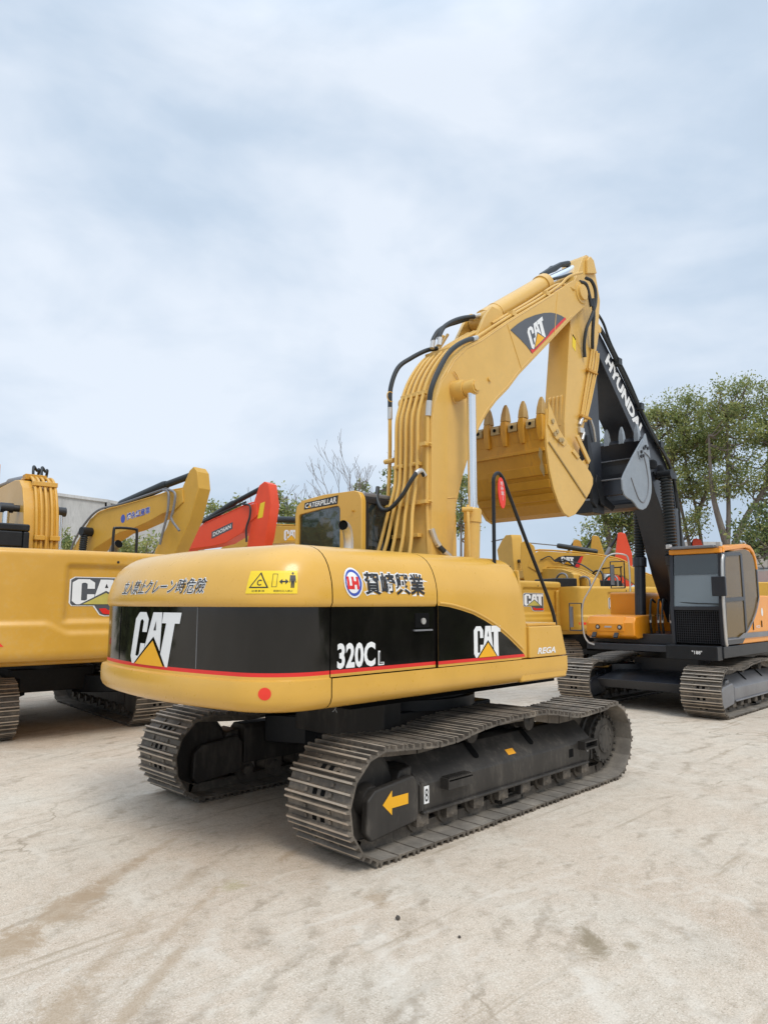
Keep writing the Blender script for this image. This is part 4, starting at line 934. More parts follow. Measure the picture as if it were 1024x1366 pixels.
mb = MB(HT); mb.smooth = False; mb.prism([(6.98, 1.28), (6.97, 1.52), (7.05, 1.63), (7.35, 1.66), (7.9, 1.66), (7.9, 1.25), (7.1, 1.22)], .70, 1.68)
tb = mb.build('tool_box', M['orange'], HYU, 30, .03, 3)
mb = MB(HT); mb.smooth = False; mb.prism([(6.965, 1.36), (6.955, 1.50), (7.03, 1.635), (7.05, 1.635), (6.985, 1.5), (6.985, 1.36)], .90, 1.62); mb.build('tool_box_lid', M['orange'], tb, 30, .012)
for y in (1.42, .98):
    mb = MB(HT); mb.lathe((6.96, y, 1.44), (-1, 0, 0), [(0, .045), (.012, .045), (.014, .03)], 16); hl = mb.build('head_lamp', M['inkdecal'], tb)
    mb = MB(HT); mb.lathe((6.945, y, 1.44), (-1, 0, 0), [(0, .025), (.003, .02)], 12); mb.build('lamp_lens', M['silver'], hl)
    mb = MB(HT); mb.smooth = False; mb.prism([(6.94, 1.34), (6.96, 1.34), (6.90, 1.24), (6.88, 1.26)], y - .04 + .06, y + .04 + .06); mb.build('latch', M['inkdecal'], tb)
mb = MB(HT); mb.smooth = False; mb.box((6.949, 1.14, 1.43), (6.956, 1.28, 1.46)); mb.build('lid_handle', M['silver'], tb)
mb = MB(HT); mb.tube(smooth_path([(6.95, 1.50, 1.10), (6.92, 1.62, 1.16), (6.92, 1.70, 1.35), (6.92, 1.70, 1.85), (6.95, 1.52, 2.2), (7.0, 1.26, 2.68), (7.03, 1.18, 2.78), (7.1, 1.08, 2.82), (7.2, .95, 2.80), (7.25, .90, 2.74), (7.25, .88, 2.5), (7.25, .88, 2.1)], 5), .017, 8)
hr = mb.build('hand_rail', M['silver'], HYU)
for (x, y, z, w, h) in ((6.92, 1.86, 1.62, .13, .26), (7.1, 1.05, 2.42, .14, .25)):
    mb = MB(HT); mb.smooth = False; P = [(x, y + sy * w, z + sz * h) for sy, sz in ((-1, -1), (-1, 1), (1, 1), (1, -1), (-1, -1))]
    mb.tube(P, .014, 6); fm_ = mb.build('mirror_frame', M['hyblack'], hr)
    mb = MB(HT); mb.smooth = False; mb.box((x - .02, y + w - .07, z - h + .06), (x + .02, y + w - .01, z + h - .06)); mb.build('mirror', M['grey'], fm_)
# boom, stick and bucket
hbl, hbr = .25, .76
HB = [(8.55, 1.5), (7.95, 2.4), (7.62, 3.06), (7.35, 3.62), (7.10, 3.95), (6.87, 4.38), (6.48, 4.75), (6.13, 5.11), (5.17, 6.03), (4.82, 6.30), (4.72, 6.52), (4.90, 6.66), (5.15, 6.52), (6.77, 5.24), (7.45, 4.74), (7.83, 4.35), (8.02, 3.95), (8.2, 3.4), (8.7, 2.3), (8.95, 1.6)]
mb = MB(HT); mb.prism(HB, hbl, hbr); hbm = mb.build('boom', M['hyblack'], HYU, 22, .012)
HBT = lambda u, v: Vector((5.36, hbl - .004, 5.985)) * (1 - u) + Vector((6.54, hbl - .004, 4.915)) * u + Vector((.155, 0, .19)) * v
decal('boom_lettering', M['white'], hbm, text_geo('HYUNDAI', .05), HBT, T=HT)
mb = MB(HT)
mb.tube(smooth_path([(5.0, .20, 6.78), (5.25, .19, 6.62), (5.51, .19, 6.30), (6.17, .19, 5.76), (6.93, .19, 5.0), (7.67, .19, 4.50), (7.97, .19, 3.9), (8.05, .2, 3.3), (8.05, .2, 2.5)], 6), .022, 8)
mb.tube(smooth_path([(5.1, .22, 6.52), (5.3, .21, 6.42), (6.2, .21, 5.67), (7.0, .21, 5.03), (7.5, .21, 4.70), (7.86, .21, 4.3), (8.0, .21, 3.7)], 6), .035, 8)
mb.tube(smooth_path([(5.1, .4, 6.60), (6.2, .4, 5.74), (7.0, .4, 5.10), (7.55, .4, 4.72), (7.95, .4, 4.2), (8.1, .4, 3.5)], 6), .03, 8)
for x, z in ((5.75, 6.06), (6.55, 5.42), (7.3, 4.83), (7.82, 4.30)): mb.box((x - .06, .15, z - .06), (x + .06, .45, z + .06))
mb.build('steel_pipe', M['rubber'], hbm)
mb = MB(HT); mb.smooth = False
for x, z in ((7.05, 4.42), (7.35, 4.36)): mb.lathe((x, .24, z), (-1, -.3, 0), [(0, .04), (.03, .09), (.08, .09), (.085, .06)], 12)
mb.box((7.05, .22, 4.24), (7.5, .25, 4.29)); mb.build('work_lamp', M['black'], hbm)
def bellows(name, a, b, r, parent):
    a, b = Vector(a), Vector(b); d = (b - a).normalized(); L = (b - a).length; n = int(L / .055)
    pr = []
    for k in range(n):
        pr += [(L * k / n, r), (L * (k + .45) / n, r * .74)]
    mb = MB(HT); mb.lathe(a, d, pr + [(L, r)], 16); return mb.build(name, M['rubber'], parent, 20)
for y, xb in ((.90, 7.86), (.08, 7.86)):
    a = Vector((7.64, y, 1.10)); b = Vector((7.30 if y < .5 else 7.75, y, 2.78)); c = Vector((7.20 if y < .5 else 7.84, y, 4.20))
    mb = MB(HT); d = (b - a).normalized(); L = (b - a).length
    mb.lathe(a, d, [(-.05, .05), (0, .14), (.08, .14), (.09, .105), (L - .2, .105), (L - .19, .13), (L - .02, .13), (L, .09)], 18); mb.cyl((a.x, y - .14, a.z - .02), (a.x, y + .14, a.z - .02), .12, seg=16)
    cy = mb.build('boom_cylinder', M['hyblack'], HYU)
    bellows('rod_bellows', b, c, .115, cy)
    mb = MB(HT); mb.cyl((c.x, y - .13, c.z + .03), (c.x, y + .13, c.z + .03), .09, seg=14); mb.cyl((c.x, hbl if y < .5 else hbr, c.z + .03), (c.x, y, c.z + .03), .07, seg=14); mb.build('cylinder_pin', M['black'], cy)
for k, (y, x) in enumerate(((.42, 7.6), (.50, 7.6), (.66, 7.62), (.22, 7.5))):
    mb = MB(HT); mb.tube(smooth_path([(x, y, 1.2), (x - .05, y, 1.5), (x - .04, y, 1.75), (x + .1, y + .03, 1.95), (x + .3, y + .05, 1.9)], 5), .02, 8); h_ = mb.build('hose', M['rubber'], HYU)
    mb = MB(HT); mb.cyl((x - .05, y, 1.52), (x - .045, y, 1.68), .026, seg=8); mb.build('hose_fitting', M['silver'], h_)
mb = MB(HT); mb.prism([(4.68, 6.9), (5.1, 6.75), (5.28, 6.4), (5.30, 5.0), (5.32, 4.25), (5.30, 3.85), (5.15, 3.75), (5.02, 3.9), (4.72, 4.75), (4.55, 6.2), (4.5, 6.7)], .36, .66)
hst = mb.build('stick', M['hyblack'], HYU, 22, .012)
mb = MB(HT); mb.tube(smooth_path([(4.95, .33, 4.9), (5.02, .32, 4.75), (5.08, .33, 4.55)], 4), .02, 8); mb.build('steel_pipe', M['silver'], hst)
cylinder('arm_cylinder', HYU, (6.9, .5, 5.35), (5.6, .5, 6.45), (4.75, .5, 6.88), .1, .06, M['hyblack'], .1, T=HT)
# bucket curled in between stick and boom: same outline as the other machine's, turned round
def hconv(p):
    x, z = p; s = .93
    a = R(0); u, w = (x - 2.05) * s, (z - 4.20) * s
    return (6.06 - u * .80 + .0, 4.56 + w * .98)
HBK = [(6.06, 4.72), (6.19, 4.52), (6.23, 4.36), (6.25, 4.20), (6.285, 4.05), (6.29, 3.92), (6.27, 3.79), (6.22, 3.68), (6.13, 3.57), (6.03, 3.49), (5.90, 3.445), (5.78, 3.445), (5.68, 3.475), (5.60, 3.53), (5.50, 3.57), (5.36, 3.59), (5.25, 3.63), (5.19, 3.72), (5.18, 3.88), (5.27, 3.99), (5.60, 4.32), (6.0, 4.68)]
y0, y1 = -.06, .98
mb = MB(HT)
shellp = HBK[:14]; cxx, czz = 5.75, 3.95
inn = [(x + (cxx - x) * .07, z + (czz - z) * .07) for x, z in shellp]
for k in range(len(shellp) - 1): mb.prism([shellp[k], shellp[k + 1], inn[k + 1], inn[k]], y0 + .02, y1 - .02)
hbk = mb.build('bucket', M['hyblack'], HYU, 40)
for ys in ((y0, y0 + .03), (y1 - .03, y1)):
    mb = MB(HT); mb.smooth = False; mb.prism([(x * 1.0, z) for x, z in HBK], *ys); sp = mb.build('side_plate', M['hygrey'], hbk, 30, .01)
    ym = ys[0] - .004 if ys[0] < .3 else ys[1] + .004
    mb = MB(HT); mb.tube(smooth_path([(6.02, ym, 4.38), (6.10, ym, 4.2), (6.15, ym, 3.95), (6.08, ym, 3.72), (5.92, ym, 3.58), (5.75, ym, 3.62), (5.6, ym, 3.80), (5.5, ym, 3.95)], 4), .011, 6); mb.build('weld_seam', M['grey'], sp)
    mb = MB(HT); mb.smooth = False; mb.prism([(6.0, 4.66), (6.10, 4.80), (6.22, 4.52), (6.24, 4.38), (6.16, 4.42), (6.02, 4.46), (5.84, 4.30), (5.78, 4.44)], ym - .015, ym + .015); mb.build('side_cutter', M['hygrey'], sp, 30, .005)
    mb = MB(HT)
    for p in ((5.88, 4.44), (5.98, 4.52), (6.05, 4.56), (5.86, 4.36), (6.13, 4.54), (5.94, 4.38)): mb.cyl((p[0], ym - .04, p[1]), (p[0], ym + .04, p[1]), .028, seg=6)
    mb.build('bolt', M['inkdecal'], sp)
mb = MB(HT); mb.smooth = False
mb.prism([(5.99, 4.68), (6.05, 4.75), (6.18, 4.42), (6.12, 4.40)], y0 + .03, y1 - .03); mb.build('bucket_lip', M['hyblack'], hbk, 30, .006)
mb = MB(HT); mb.tube([(6.09, y0 + .03, 4.40), (6.09, y1 - .03, 4.40)], .012, 6); mb.build('lip_weld', M['grey'], hbk)
mb = MB(HT); mb.smooth = False; mb.prism([(5.19, 3.64), (5.20, 3.90), (5.26, 3.92), (5.30, 3.64)], y0 + .03, y1 - .03); mb.build('back_plate', M['hyblack'], hbk, 30, .01)
mb = MB(HT); mb.tube([(5.2, y0 + .03, 3.9), (5.2, y1 - .03, 3.9)], .014, 6); mb.build('plate_edge', M['grey'], hbk)
for k in range(4):
    y = y0 + .10 + (y1 - y0 - .2) * k / 3; mb = MB(HT)
    rows = [[(6.02 + s_ * .05 * f, y + q * w, z) for s_, q in ((-1, -1), (1, -1), (1, 1), (-1, 1))] for z, f, w in ((4.66, 1, .045), (4.78, 1, .043), (4.88, .8, .034), (4.97, .3, .014))]
    vs = [p for r in rows for p in r]; mb.add(vs, [(j * 4 + q, j * 4 + (q + 1) % 4, j * 4 + 4 + (q + 1) % 4, j * 4 + 4 + q) for j in range(3) for q in range(4)] + [(12, 13, 14, 15)])
    mb.build('tooth', M['hygrey'], hbk, 40, .008)
mb = MB(HT); mb.smooth = False
for y in (.30, .69): mb.prism([(5.30, 3.62), (5.12, 3.95), (5.0, 3.98), (4.95, 3.85), (5.1, 3.5), (5.5, 3.42), (5.6, 3.5)], y - .02, y + .02)
mb.box((4.9, .33, 3.35), (5.3, .67, 3.55)); mb.build('bucket_ear', M['black'], hbk, 30, .01)
mb = MB(HT); mb.smooth = False
for y in (.32, .68): mb.prism([(4.72, 4.6), (4.82, 4.62), (5.05, 3.6), (4.98, 3.42), (4.86, 3.5)], y - .03, y + .03)
mb.build('bucket_link', M['black'], HYU, 30, .01)

# ================================================================ yellow machines parked behind
def surf_z(v, u): return 0
def sstep(a, b, x):
    t = min(max((x - a) / (b - a), 0), 1); return t * t * (3 - 2 * t)
def copy_tracks(src, root):
    """copies of a track and its parts under another machine"""
    for ch in src:
        c = ch.copy(); COL.objects.link(c); c.parent = root
        for g in ch.children:
            d = g.copy(); COL.objects.link(d); d.parent = c
            for q in g.children:
                e = q.copy(); COL.objects.link(e); e.parent = d
def counterweight_panel(root, mat, w=1.5, z0=1.13, z1=2.60, xr=-2.95, logo=True):
    """tall cast counterweight with a pressed panel round the emblem"""
    nu, nv = 110, 64
    def P(i, j):
        u = -1 + 2 * i / nu; z = z0 + (z1 - z0) * j / nv; v = (z - z0) / (z1 - z0)
        y = -u * w                                                   # u runs left to right as seen from behind
        x = xr + .10 * u * u
        e = max(0, (abs(u) - .90) / .10); x += .20 * (1 - math.sqrt(max(0, 1 - e * e)))
        b = max(0, (.09 - v) / .09); x += .10 * (1 - math.sqrt(max(0, 1 - b * b)))
        t = max(0, (v - .94) / .06); x += .08 * (1 - math.sqrt(max(0, 1 - t * t)))
        k = .02
        px = sstep(-.36, -.30, u + .03 * (1 - v)) * sstep(.90, .85, u); pz = sstep(.33, .37, v) * sstep(.88, .83, v)
        x += .05 * px * pz
        lz = .24 + .09 * sstep(-.30, -.52, u)
        x -= .035 * sstep(lz + .035, lz - .02, v)
        return (x, y, z)
    mb = MB(); vs = [P(i, j) for j in range(nv + 1) for i in range(nu + 1)]; n = nu + 1
    mb.add(vs, [(j * n + i, j * n + i + 1, (j + 1) * n + i + 1, (j + 1) * n + i) for j in range(nv) for i in range(nu)])
    # sides and top running forward
    for j in range(nv):
        for i, xe in ((0, -1.9), (nu, -1.9)):
            a, b = vs[j * n + i], vs[(j + 1) * n + i]; mb.add([a, b, (xe, b[1], b[2]), (xe, a[1], a[2])], [(0, 1, 2, 3)])
    for i in range(nu):
        for j in (0, nv):
            a, b = vs[j * n + i], vs[j * n + i + 1]; mb.add([a, b, (-1.9, b[1], b[2]), (-1.9, a[1], a[2])], [(0, 1, 2, 3)])
    cw = mb.build('counterweight', mat, root, 50, weld=True)
    def S(u, v, off=.004):                                           # u, v in panel coordinates
        i = (u + 1) / 2 * nu; j = v * nv
        p = P(i, j); return Vector((p[0] - off, p[1], p[2]))
    if logo:
        # dark plate with a red tail, letters over it
        bx = lambda u, v: S(-.30 + u * .60, .50 + v * .24, .005)
        decal('logo_plate_edge', M['white'], cw, poly_geo([(-.02, .06), (.02, -.06), (.33, -.06), (.43, -.40), (.50, -.46), (1.02, -.46), (1.02, 1.06), (.05, 1.06), (-.02, .95)]), lambda u, v: bx(u, v), .06)
        p_ = off_fn(bx, .004)
        decal('logo_plate', M['greydecal'], cw, poly_geo([(0, .06), (.03, -.03), (.35, -.03), (.44, -.36), (.51, -.42), (1.0, -.42), (1.0, 1.03), (.06, 1.03), (0, .94)]), p_, .06)
        decal('red_tail', M['reddecal'], cw, poly_geo([(.42, -.16), (.48, -.35), (.53, -.38), (1.0, -.38), (1.0, -.22), (.56, -.22), (.52, -.14)]), off_fn(bx, .008), .06)
        cat_emblem(cw, lambda u, v: off_fn(bx, .008)(.02 + .96 * u, .01 + .96 * v), step=.06, tri='gradient')
    for u0 in (-1.06, .76):
        decal('reflector_strip', M['tape'], cw, poly_geo([(0, 0), (.16, 0), (.11, 1), (0, 1)] if u0 < 0 else [(0, 0), (.16, 0), (.16, 1), (.05, 1)]), lambda u, v: S(max(-.99, min(.99, u0 + .08 + u)), .14 + v * .055, .004), .04)
    mb = MB(); mb.lathe(S(.10, .90, .001), (-1, 0, 0), [(0, .018), (.006, .018)], 10); mb.build('cast_hole', M['inkdecal'], cw)
    return cw
PROTO = None
def yellow_machine(name, label, loc, az, mat, boom_poly, boom_y=(-.26, .26), stick_poly=None, cyl=None, group='yellow excavators parked in the rows behind', cwp=True, cabmat=None, cylmat=None, cab=True, top=2.55, tracks=True, z1=2.6, w=1.5):
    """one parked excavator; outlines are (forward, up) in its own plane"""
    root = thing(name, label, 'excavator', (loc[0], loc[1], 0), R(az), group)
    if tracks:
        global PROTO
        if PROTO is None: PROTO = [track_set(root, sy, .68, 1.15) for sy in (-1, 1)]
        else: copy_tracks(PROTO, root)
        undercarriage(root, M['black'], 1.15)
    mb = MB(); mb.smooth = False
    mb.box((-1.9, -1.45, 1.14), (-.5, 1.45, top - .05)); mb.box((-.5, -1.45, 1.14), (1.1, -.45, top - .35)); mb.box((-1.9, -1.3, 1.0), (1.6, 1.3, 1.14))
    mb.build('body', mat, root, 30, .04, 3)
    if cwp: counterweight_panel(root, mat, w=w, z1=z1)
    else:
        mb = MB(); mb.prism_z([(-1.9, -1.45), (-2.5, -1.3), (-2.85, -.6), (-2.9, 0), (-2.85, .6), (-2.5, 1.3), (-1.9, 1.45)], 1.12, 2.3); mb.build('counterweight', mat, root, 30, .06, 3)
    if cab:
        mb = MB(); mb.smooth = False; cm = cabmat or M['black']
        x0, x1, y0, y1, z0, z1_ = -.45, 1.25, .40, 1.42, 1.14, 3.16
        mb.prism_z([(x0, y0), (x1, y0), (x1, y1), (x0, y1)], z1_ - .12, z1_); mb.box((x0, y0, z0), (x1, y1, 1.55))
        for x in (x0, x1 - .1):
            for y in (y0, y1 - .1): mb.box((x, y, 1.55), (x + .1, y + .1, z1_ - .12))
        mb.box((x0, y0 + .1, 1.55), (x0 + .08, y1 - .1, 2.2)); mb.box((x0, y0 + .1, 2.78), (x0 + .08, y1 - .1, z1_ - .12)); mb.box((.45, y1 - .1, 1.55), (.55, y1, z1_ - .12))
        cb = mb.build('cab', cm, root, 30, .03, 3)
        mb = MB(); mb.box((x0 + .04, y0 + .1, 2.2), (x0 + .045, y1 - .1, 2.78)); mb.box((x0 + .1, y0 + .04, 1.55), (x1 - .1, y0 + .045, z1_ - .12)); mb.box((x0 + .1, y1 - .05, 1.55), (x1 - .1, y1 - .045, z1_ - .12)); mb.box((x1 - .05, y0 + .1, 1.55), (x1 - .045, y1 - .1, z1_ - .12)); mb.build('cab_glass', M['glass'], cb)
    mb = MB(); mb.prism(boom_poly, *boom_y); bm_ = mb.build('boom', mat, root, 22, .015)
    k0 = len(boom_poly) // 2
    for yy in (boom_y[0] * .5, boom_y[1] * .4):
        mb = MB(); mb.tube(smooth_path([(x - .01, yy, z + .045) for x, z in boom_poly[1:k0]], 3), .022, 6); mb.build('steel_pipe', mat, bm_)
    if stick_poly:
        mb = MB(); mb.prism(stick_poly, boom_y[0] + .03, boom_y[1] - .03); mb.build('stick', mat, root, 22, .02)
    if cyl:
        mb = MB(); a, b, c, r1, r2 = cyl; a, b, c = [Vector((p[0], 0, p[1])) for p in (a, b, c)]
        mb.tube([a, a + (b - a) * .05, b - (b - a) * .05, b], [r1 * .7, r1, r1, r1 * .8], 14); cl = mb.build('arm_cylinder', cylmat or M['rubber'], root)
        mb = MB(); mb.cyl(b, c, r2, seg=12); mb.build('piston_rod', M['rubber'] if r2 > .05 else M['grey'], cl)
    return root, bm_

# left: high boom with pipes, square counterweight
LE, leb = yellow_machine('excavator', 'deep yellow excavator seen square from behind at the left edge, tall pressed counterweight', (-1.05, 7.30), 85, M['yellow_le'],
    [(.55, 1.8), (-.02, 2.0), (-.04, 2.8), (.0, 3.2), (.08, 3.55), (.24, 3.86), (.48, 4.02), (.8, 4.06), (1.6, 4.06), (3.4, 4.05), (5.0, 3.9), (5.0, 3.6), (3.3, 3.5), (1.5, 3.3), (.95, 3.1), (.85, 2.4), (.8, 1.8)], (-.17, .40), [(4.6, 5.0), (5.2, 4.7), (5.3, 4.2), (4.9, 2.2), (4.6, 2.2), (4.55, 4.2)], ((1.3, 4.20), (3.0, 4.34), (4.7, 4.40), .085, .05), cylmat=M['grey'])
for k, y in enumerate((-.12, -.04, .05, .13, .21)):
    mb = MB(); mb.tube(smooth_path([(-.02, y, 2.5), (-.07, y, 2.85), (-.04, y, 3.22), (.04, y, 3.58), (.2, y, 3.9), (.44, y, 4.08), (.8, y, 4.12), (1.1, y, 4.13)], 4), .026, 8); mb.build('steel_pipe', M['yellow_le'], leb)
mb = MB(); mb.smooth = False; mb.box((-.13, -.16, 2.94), (-.04, .0, 3.02)); mb.box((-.13, .08, 2.94), (-.04, .25, 3.02)); mb.box((.15, -.15, 3.9), (.25, .25, 3.98)); mb.build('pipe_clamp', M['yellow_le'], leb, 30, .008)
for y in (.02, .16):
    mb = MB(); mb.tube(smooth_path([(.55, y, 4.06), (.58, y, 4.24), (.66, y - .03, 4.32), (.74, y - .10, 4.26), (.8, y - .15, 4.30), (.9, y - .16, 4.14)], 4), .024, 8); mb.build('hose', M['rubber'], leb)
mb = MB(); mb.smooth = False; mb.box((.5, -.05, 4.05), (.7, .3, 4.15)); mb.build('valve', M['yellow_worn'], leb, 30, .01)
for y in (.60, -.26):
    mb = MB(); mb.lathe((.35, y, 1.8), (0, 0, 1), [(0, .09), (.9, .09), (.91, .055), (1.7, .055)], 14); c_ = mb.build('boom_cylinder', M['chrome'], LE); 
    mb = MB(); mb.cyl((.35, y - .1, 3.5), (.35, y + .1, 3.5), .085, seg=14); mb.cyl((.35, min(y, .1), 3.5), (.35, max(y, .1), 3.5), .06, seg=12); mb.build('rod_eye', M['inkdecal'], c_)
mb = MB(); mb.tube(smooth_path([(-1.95, -.42, 2.55), (-1.95, -.42, 2.98), (-1.95, -.47, 3.04), (-1.93, -.75, 3.04), (-1.93, -.79, 2.98), (-1.93, -.79, 2.55)], 4), .022, 8); mb.build('grab_rail', M['black'], LE)
mb = MB(); pp = smooth_path([(-1.75, -.5, 2.45), (-1.75, -.5, 2.68), (-1.79, -.51, 2.76), (-1.88, -.53, 2.80)], 4); mb.tube(pp, .065, 14, False); xp = mb.build('exhaust_pipe', M['grey'], LE)
mb = MB(); mb.cyl(pp[-1], pp[-1] + (pp[-1] - pp[-2]).normalized() * .005, .066, seg=14); mb.build('exhaust_bore', M['dark'], xp)

# second row, turned towards the yard
M1, m1b = yellow_machine('excavator', 'golden excavator with blue characters on its boom, black arm cylinder, behind the left machine', (2.21, 15.76), -80, M['yellow_far'],
    [(.2, 1.8), (.55, 2.6), (1.35, 3.43), (2.03, 4.15), (2.56, 4.32), (3.3, 4.38), (4.84, 4.54), (5.19, 4.60), (5.75, 4.62), (5.8, 4.3), (5.5, 4.12), (5.07, 4.08), (4.56, 3.92), (3.85, 3.76), (3.35, 3.70), (2.3, 3.33), (1.4, 2.6), (.9, 1.8)], (-.22, .22),
    [(5.95, 5.05), (6.1, 5.14), (6.23, 5.0), (6.30, 4.6), (6.05, 3.85), (5.62, 3.2), (5.3, 2.7), (4.7, 2.7), (4.78, 3.18), (5.2, 3.75), (5.56, 4.40)], ((3.0, 4.46), (4.9, 4.84), (5.95, 5.0), .12, .085), cwp=False)
outlined(m1b, '博永紅産車', lambda u, v: (3.62 + u * .95, -.2235 - .0, 3.98 + v * .20 + u * .12), .02, .05, ink='bluedecal')
decal('round_mark', M['bluedecal'], m1b, poly_geo(disc(3.48, 4.05, .09, .11)), lambda u, v: (u, -.2235, v))
mb = MB(); mb.tube(smooth_path([(1.2, -.3, 3.0), (1.5, -.3, 3.6), (2.0, -.28, 4.1), (2.5, -.26, 4.36), (3.4, -.25, 4.44), (4.6, -.25, 4.60), (5.2, -.25, 4.68)], 5), .03, 8); mb.tube(smooth_path([(5.1, -.26, 4.65), (5.35, -.3, 4.55), (5.35, -.3, 4.1), (5.2, -.3, 3.6), (5.1, -.3, 3.3)], 5), .03, 8); mb.tube(smooth_path([(5.3, -.28, 4.65), (5.6, -.3, 4.5), (5.55, -.3, 4.1), (5.5, -.3, 3.9), (5.8, -.3, 3.6)], 5), .03, 8); mb.build('hose', M['grey'], m1b)
bm1 = bellows
HT_ = HT; HT = None
cyl_a = bellows('boom_cylinder', (2.05, -.42, 3.1), (2.12, -.42, 3.72), .11, M1); mb = MB(); mb.cyl((2.12, -.52, 3.78), (2.12, .52, 3.78), .12, seg=12); mb.build('cylinder_pin', M['black'], M1)
HT = HT_
M2, m2b = yellow_machine('excavator', 'bright red excavator with dark maker plate on its folded boom, between two yellow ones', (5.19, 17.0), -80, M['red'],
    [(.2, 1.8), (1.2, 2.9), (2.4, 3.75), (3.21, 4.04), (3.63, 4.24), (4.53, 4.46), (5.37, 4.67), (5.8, 4.7), (5.85, 4.35), (5.55, 4.18), (5.24, 3.88), (4.56, 3.62), (3.99, 3.55), (2.96, 3.5), (1.8, 2.7), (.9, 1.8)], (-.2, .2),
    [(5.85, 5.2), (6.05, 5.30), (6.22, 5.22), (6.34, 4.62), (6.17, 3.7), (5.9, 3.0), (5.4, 3.0), (5.45, 3.63), (5.54, 4.10), (5.62, 4.66)], ((3.4, 4.32), (4.7, 4.82), (5.95, 5.2), .10, .075), group=None, cwp=False)
fd2 = quad_fn((3.98, -.203, 3.77), (4.86, -.203, 4.02), (3.98, -.203, 3.98), (4.86, -.203, 4.22), (0, -1, 0), 0)
p2 = decal('maker_plate', M['greydecal'], m2b, poly_geo([(0, 0), (1, 0), (1, 1), (0, 1)]), fd2); decal('maker_lettering', M['white'], p2, text_geo('DOOSAN', .025), lambda u, v: off_fn(fd2, .003)(.08 + .84 * u, .22 + .56 * v))
decal('yellow_label', M['signyellow'], m2b, poly_geo([(5.82, 4.25), (6.02, 4.28), (6.10, 4.72), (5.92, 4.68)]), lambda u, v: (u, -.2035 + .03, v))
mb = MB(); mb.tube(smooth_path([(5.3, -.24, 4.7), (5.6, -.26, 4.62), (5.62, -.28, 4.3), (5.5, -.28, 4.0), (5.52, -.28, 3.6)], 5), .03, 8); mb.tube(smooth_path([(3.5, -.22, 4.28), (4.5, -.22, 4.54), (5.4, -.22, 4.76)], 5), .03, 8); mb.build('hose', M['rubber'], m2b)
M3, m3b = yellow_machine('excavator', 'ochre excavator boom lying level behind the red arm, grey cylinder on top', (8.46, 18.98), -80, M['yellow_far'],
    [(.2, 1.8), (1.6, 3.6), (2.75, 4.55), (3.94, 4.58), (5.34, 4.47), (6.65, 4.34), (6.7, 3.75), (5.35, 3.91), (3.2, 3.9), (1.6, 2.8), (.9, 1.8)], (-.24, .24), [(6.6, 4.7), (6.8, 4.3), (6.7, 3.0), (6.3, 3.0), (6.3, 4.3)], ((4.2, 4.80), (5.6, 4.68), (6.6, 4.6), .11, .07), cwp=False)
cat_emblem(m3b, quad_fn((5.0, -.2435, 4.0), (5.65, -.2435, 3.96), (5.0, -.2435, 4.36), (5.65, -.2435, 4.32), (0, -1, 0), 0))

# right: row behind the big machine
R1, r1b = yellow_machine('excavator', 'yellow excavator whose emblem shows just past the front deck of the big one', (11.55, 8.6), 87, M['yellow_far'],
    [(.3, 1.8), (.1, 2.4), (.5, 2.9), (1.6, 3.2), (4.6, 3.0), (5.1, 2.6), (4.4, 2.4), (2.0, 2.5), (.9, 1.8)], (-.26, .26), [(4.7, 3.2), (5.2, 2.9), (5.0, 1.5), (4.7, 1.5), (4.6, 2.8)], ((1.5, 3.36), (3.2, 3.45), (4.7, 3.2), .1, .06), z1=2.5, w=1.5)
R2, r2b = yellow_machine('excavator', 'yellow excavator with an arched low boom, parked behind the orange tool box', (14.6, 6.6), 62, M['yellow_far'],
    [(-1.7, 1.9), (-1.54, 2.61), (-1.03, 2.79), (-.23, 2.95), (.65, 3.02), (1.61, 3.03), (2.87, 3.03), (3.35, 2.95), (3.3, 2.7), (1.97, 2.80), (1.73, 2.62), (1.27, 2.5), (.88, 2.42), (-.11, 2.36), (-.6, 1.9)], (-.24, .24), [(4.35, 3.88), (3.95, 4.2), (3.6, 4.38), (3.2, 4.36), (3.12, 4.2), (3.05, 3.4), (2.9, 2.68), (3.2, 1.8), (3.7, 1.8), (4.0, 2.8)], ((.9, 3.28), (2.2, 3.36), (3.2, 3.4), .10, .06), z1=2.35, w=1.35, top=2.3, cab=False)
mb = MB(); mb.smooth = False; mb.box((-1.5, .5, 2.25), (-.2, 1.2, 2.62)); mb.box((-1.2, -1.25, 2.25), (.4, -.42, 2.58)); mb.build('engine_cover', M['black'], R2, 30, .03)
mb = MB(); mb.tube(smooth_path([(-1.1, -.3, 2.85), (-.4, -.3, 3.12), (.5, -.3, 3.25), (1.5, -.28, 3.16), (2.4, -.28, 3.2), (3.0, -.28, 3.5)], 5), .022, 6); mb.build('hose', M['rubber'], r2b)
mb = MB(); mb.tube(smooth_path([(-.6, -.29, 2.3), (-.3, -.3, 2.7), (-.1, -.3, 3.0)], 5), .05, 8); mb.build('boom_cylinder', M['black'], R2)
mb = MB(); mb.tube([(3.5, 0, 4.3), (5.2, 0, 4.28)], .03, 6); mb.build('grease_pipe', M['grey'], R2)
mb = MB(); mb.smooth = False; mb.box((-1.85, .55, 2.4), (-.9, 1.4, 2.82)); mb.build('engine_cover', M['black'], R1, 30, .03)
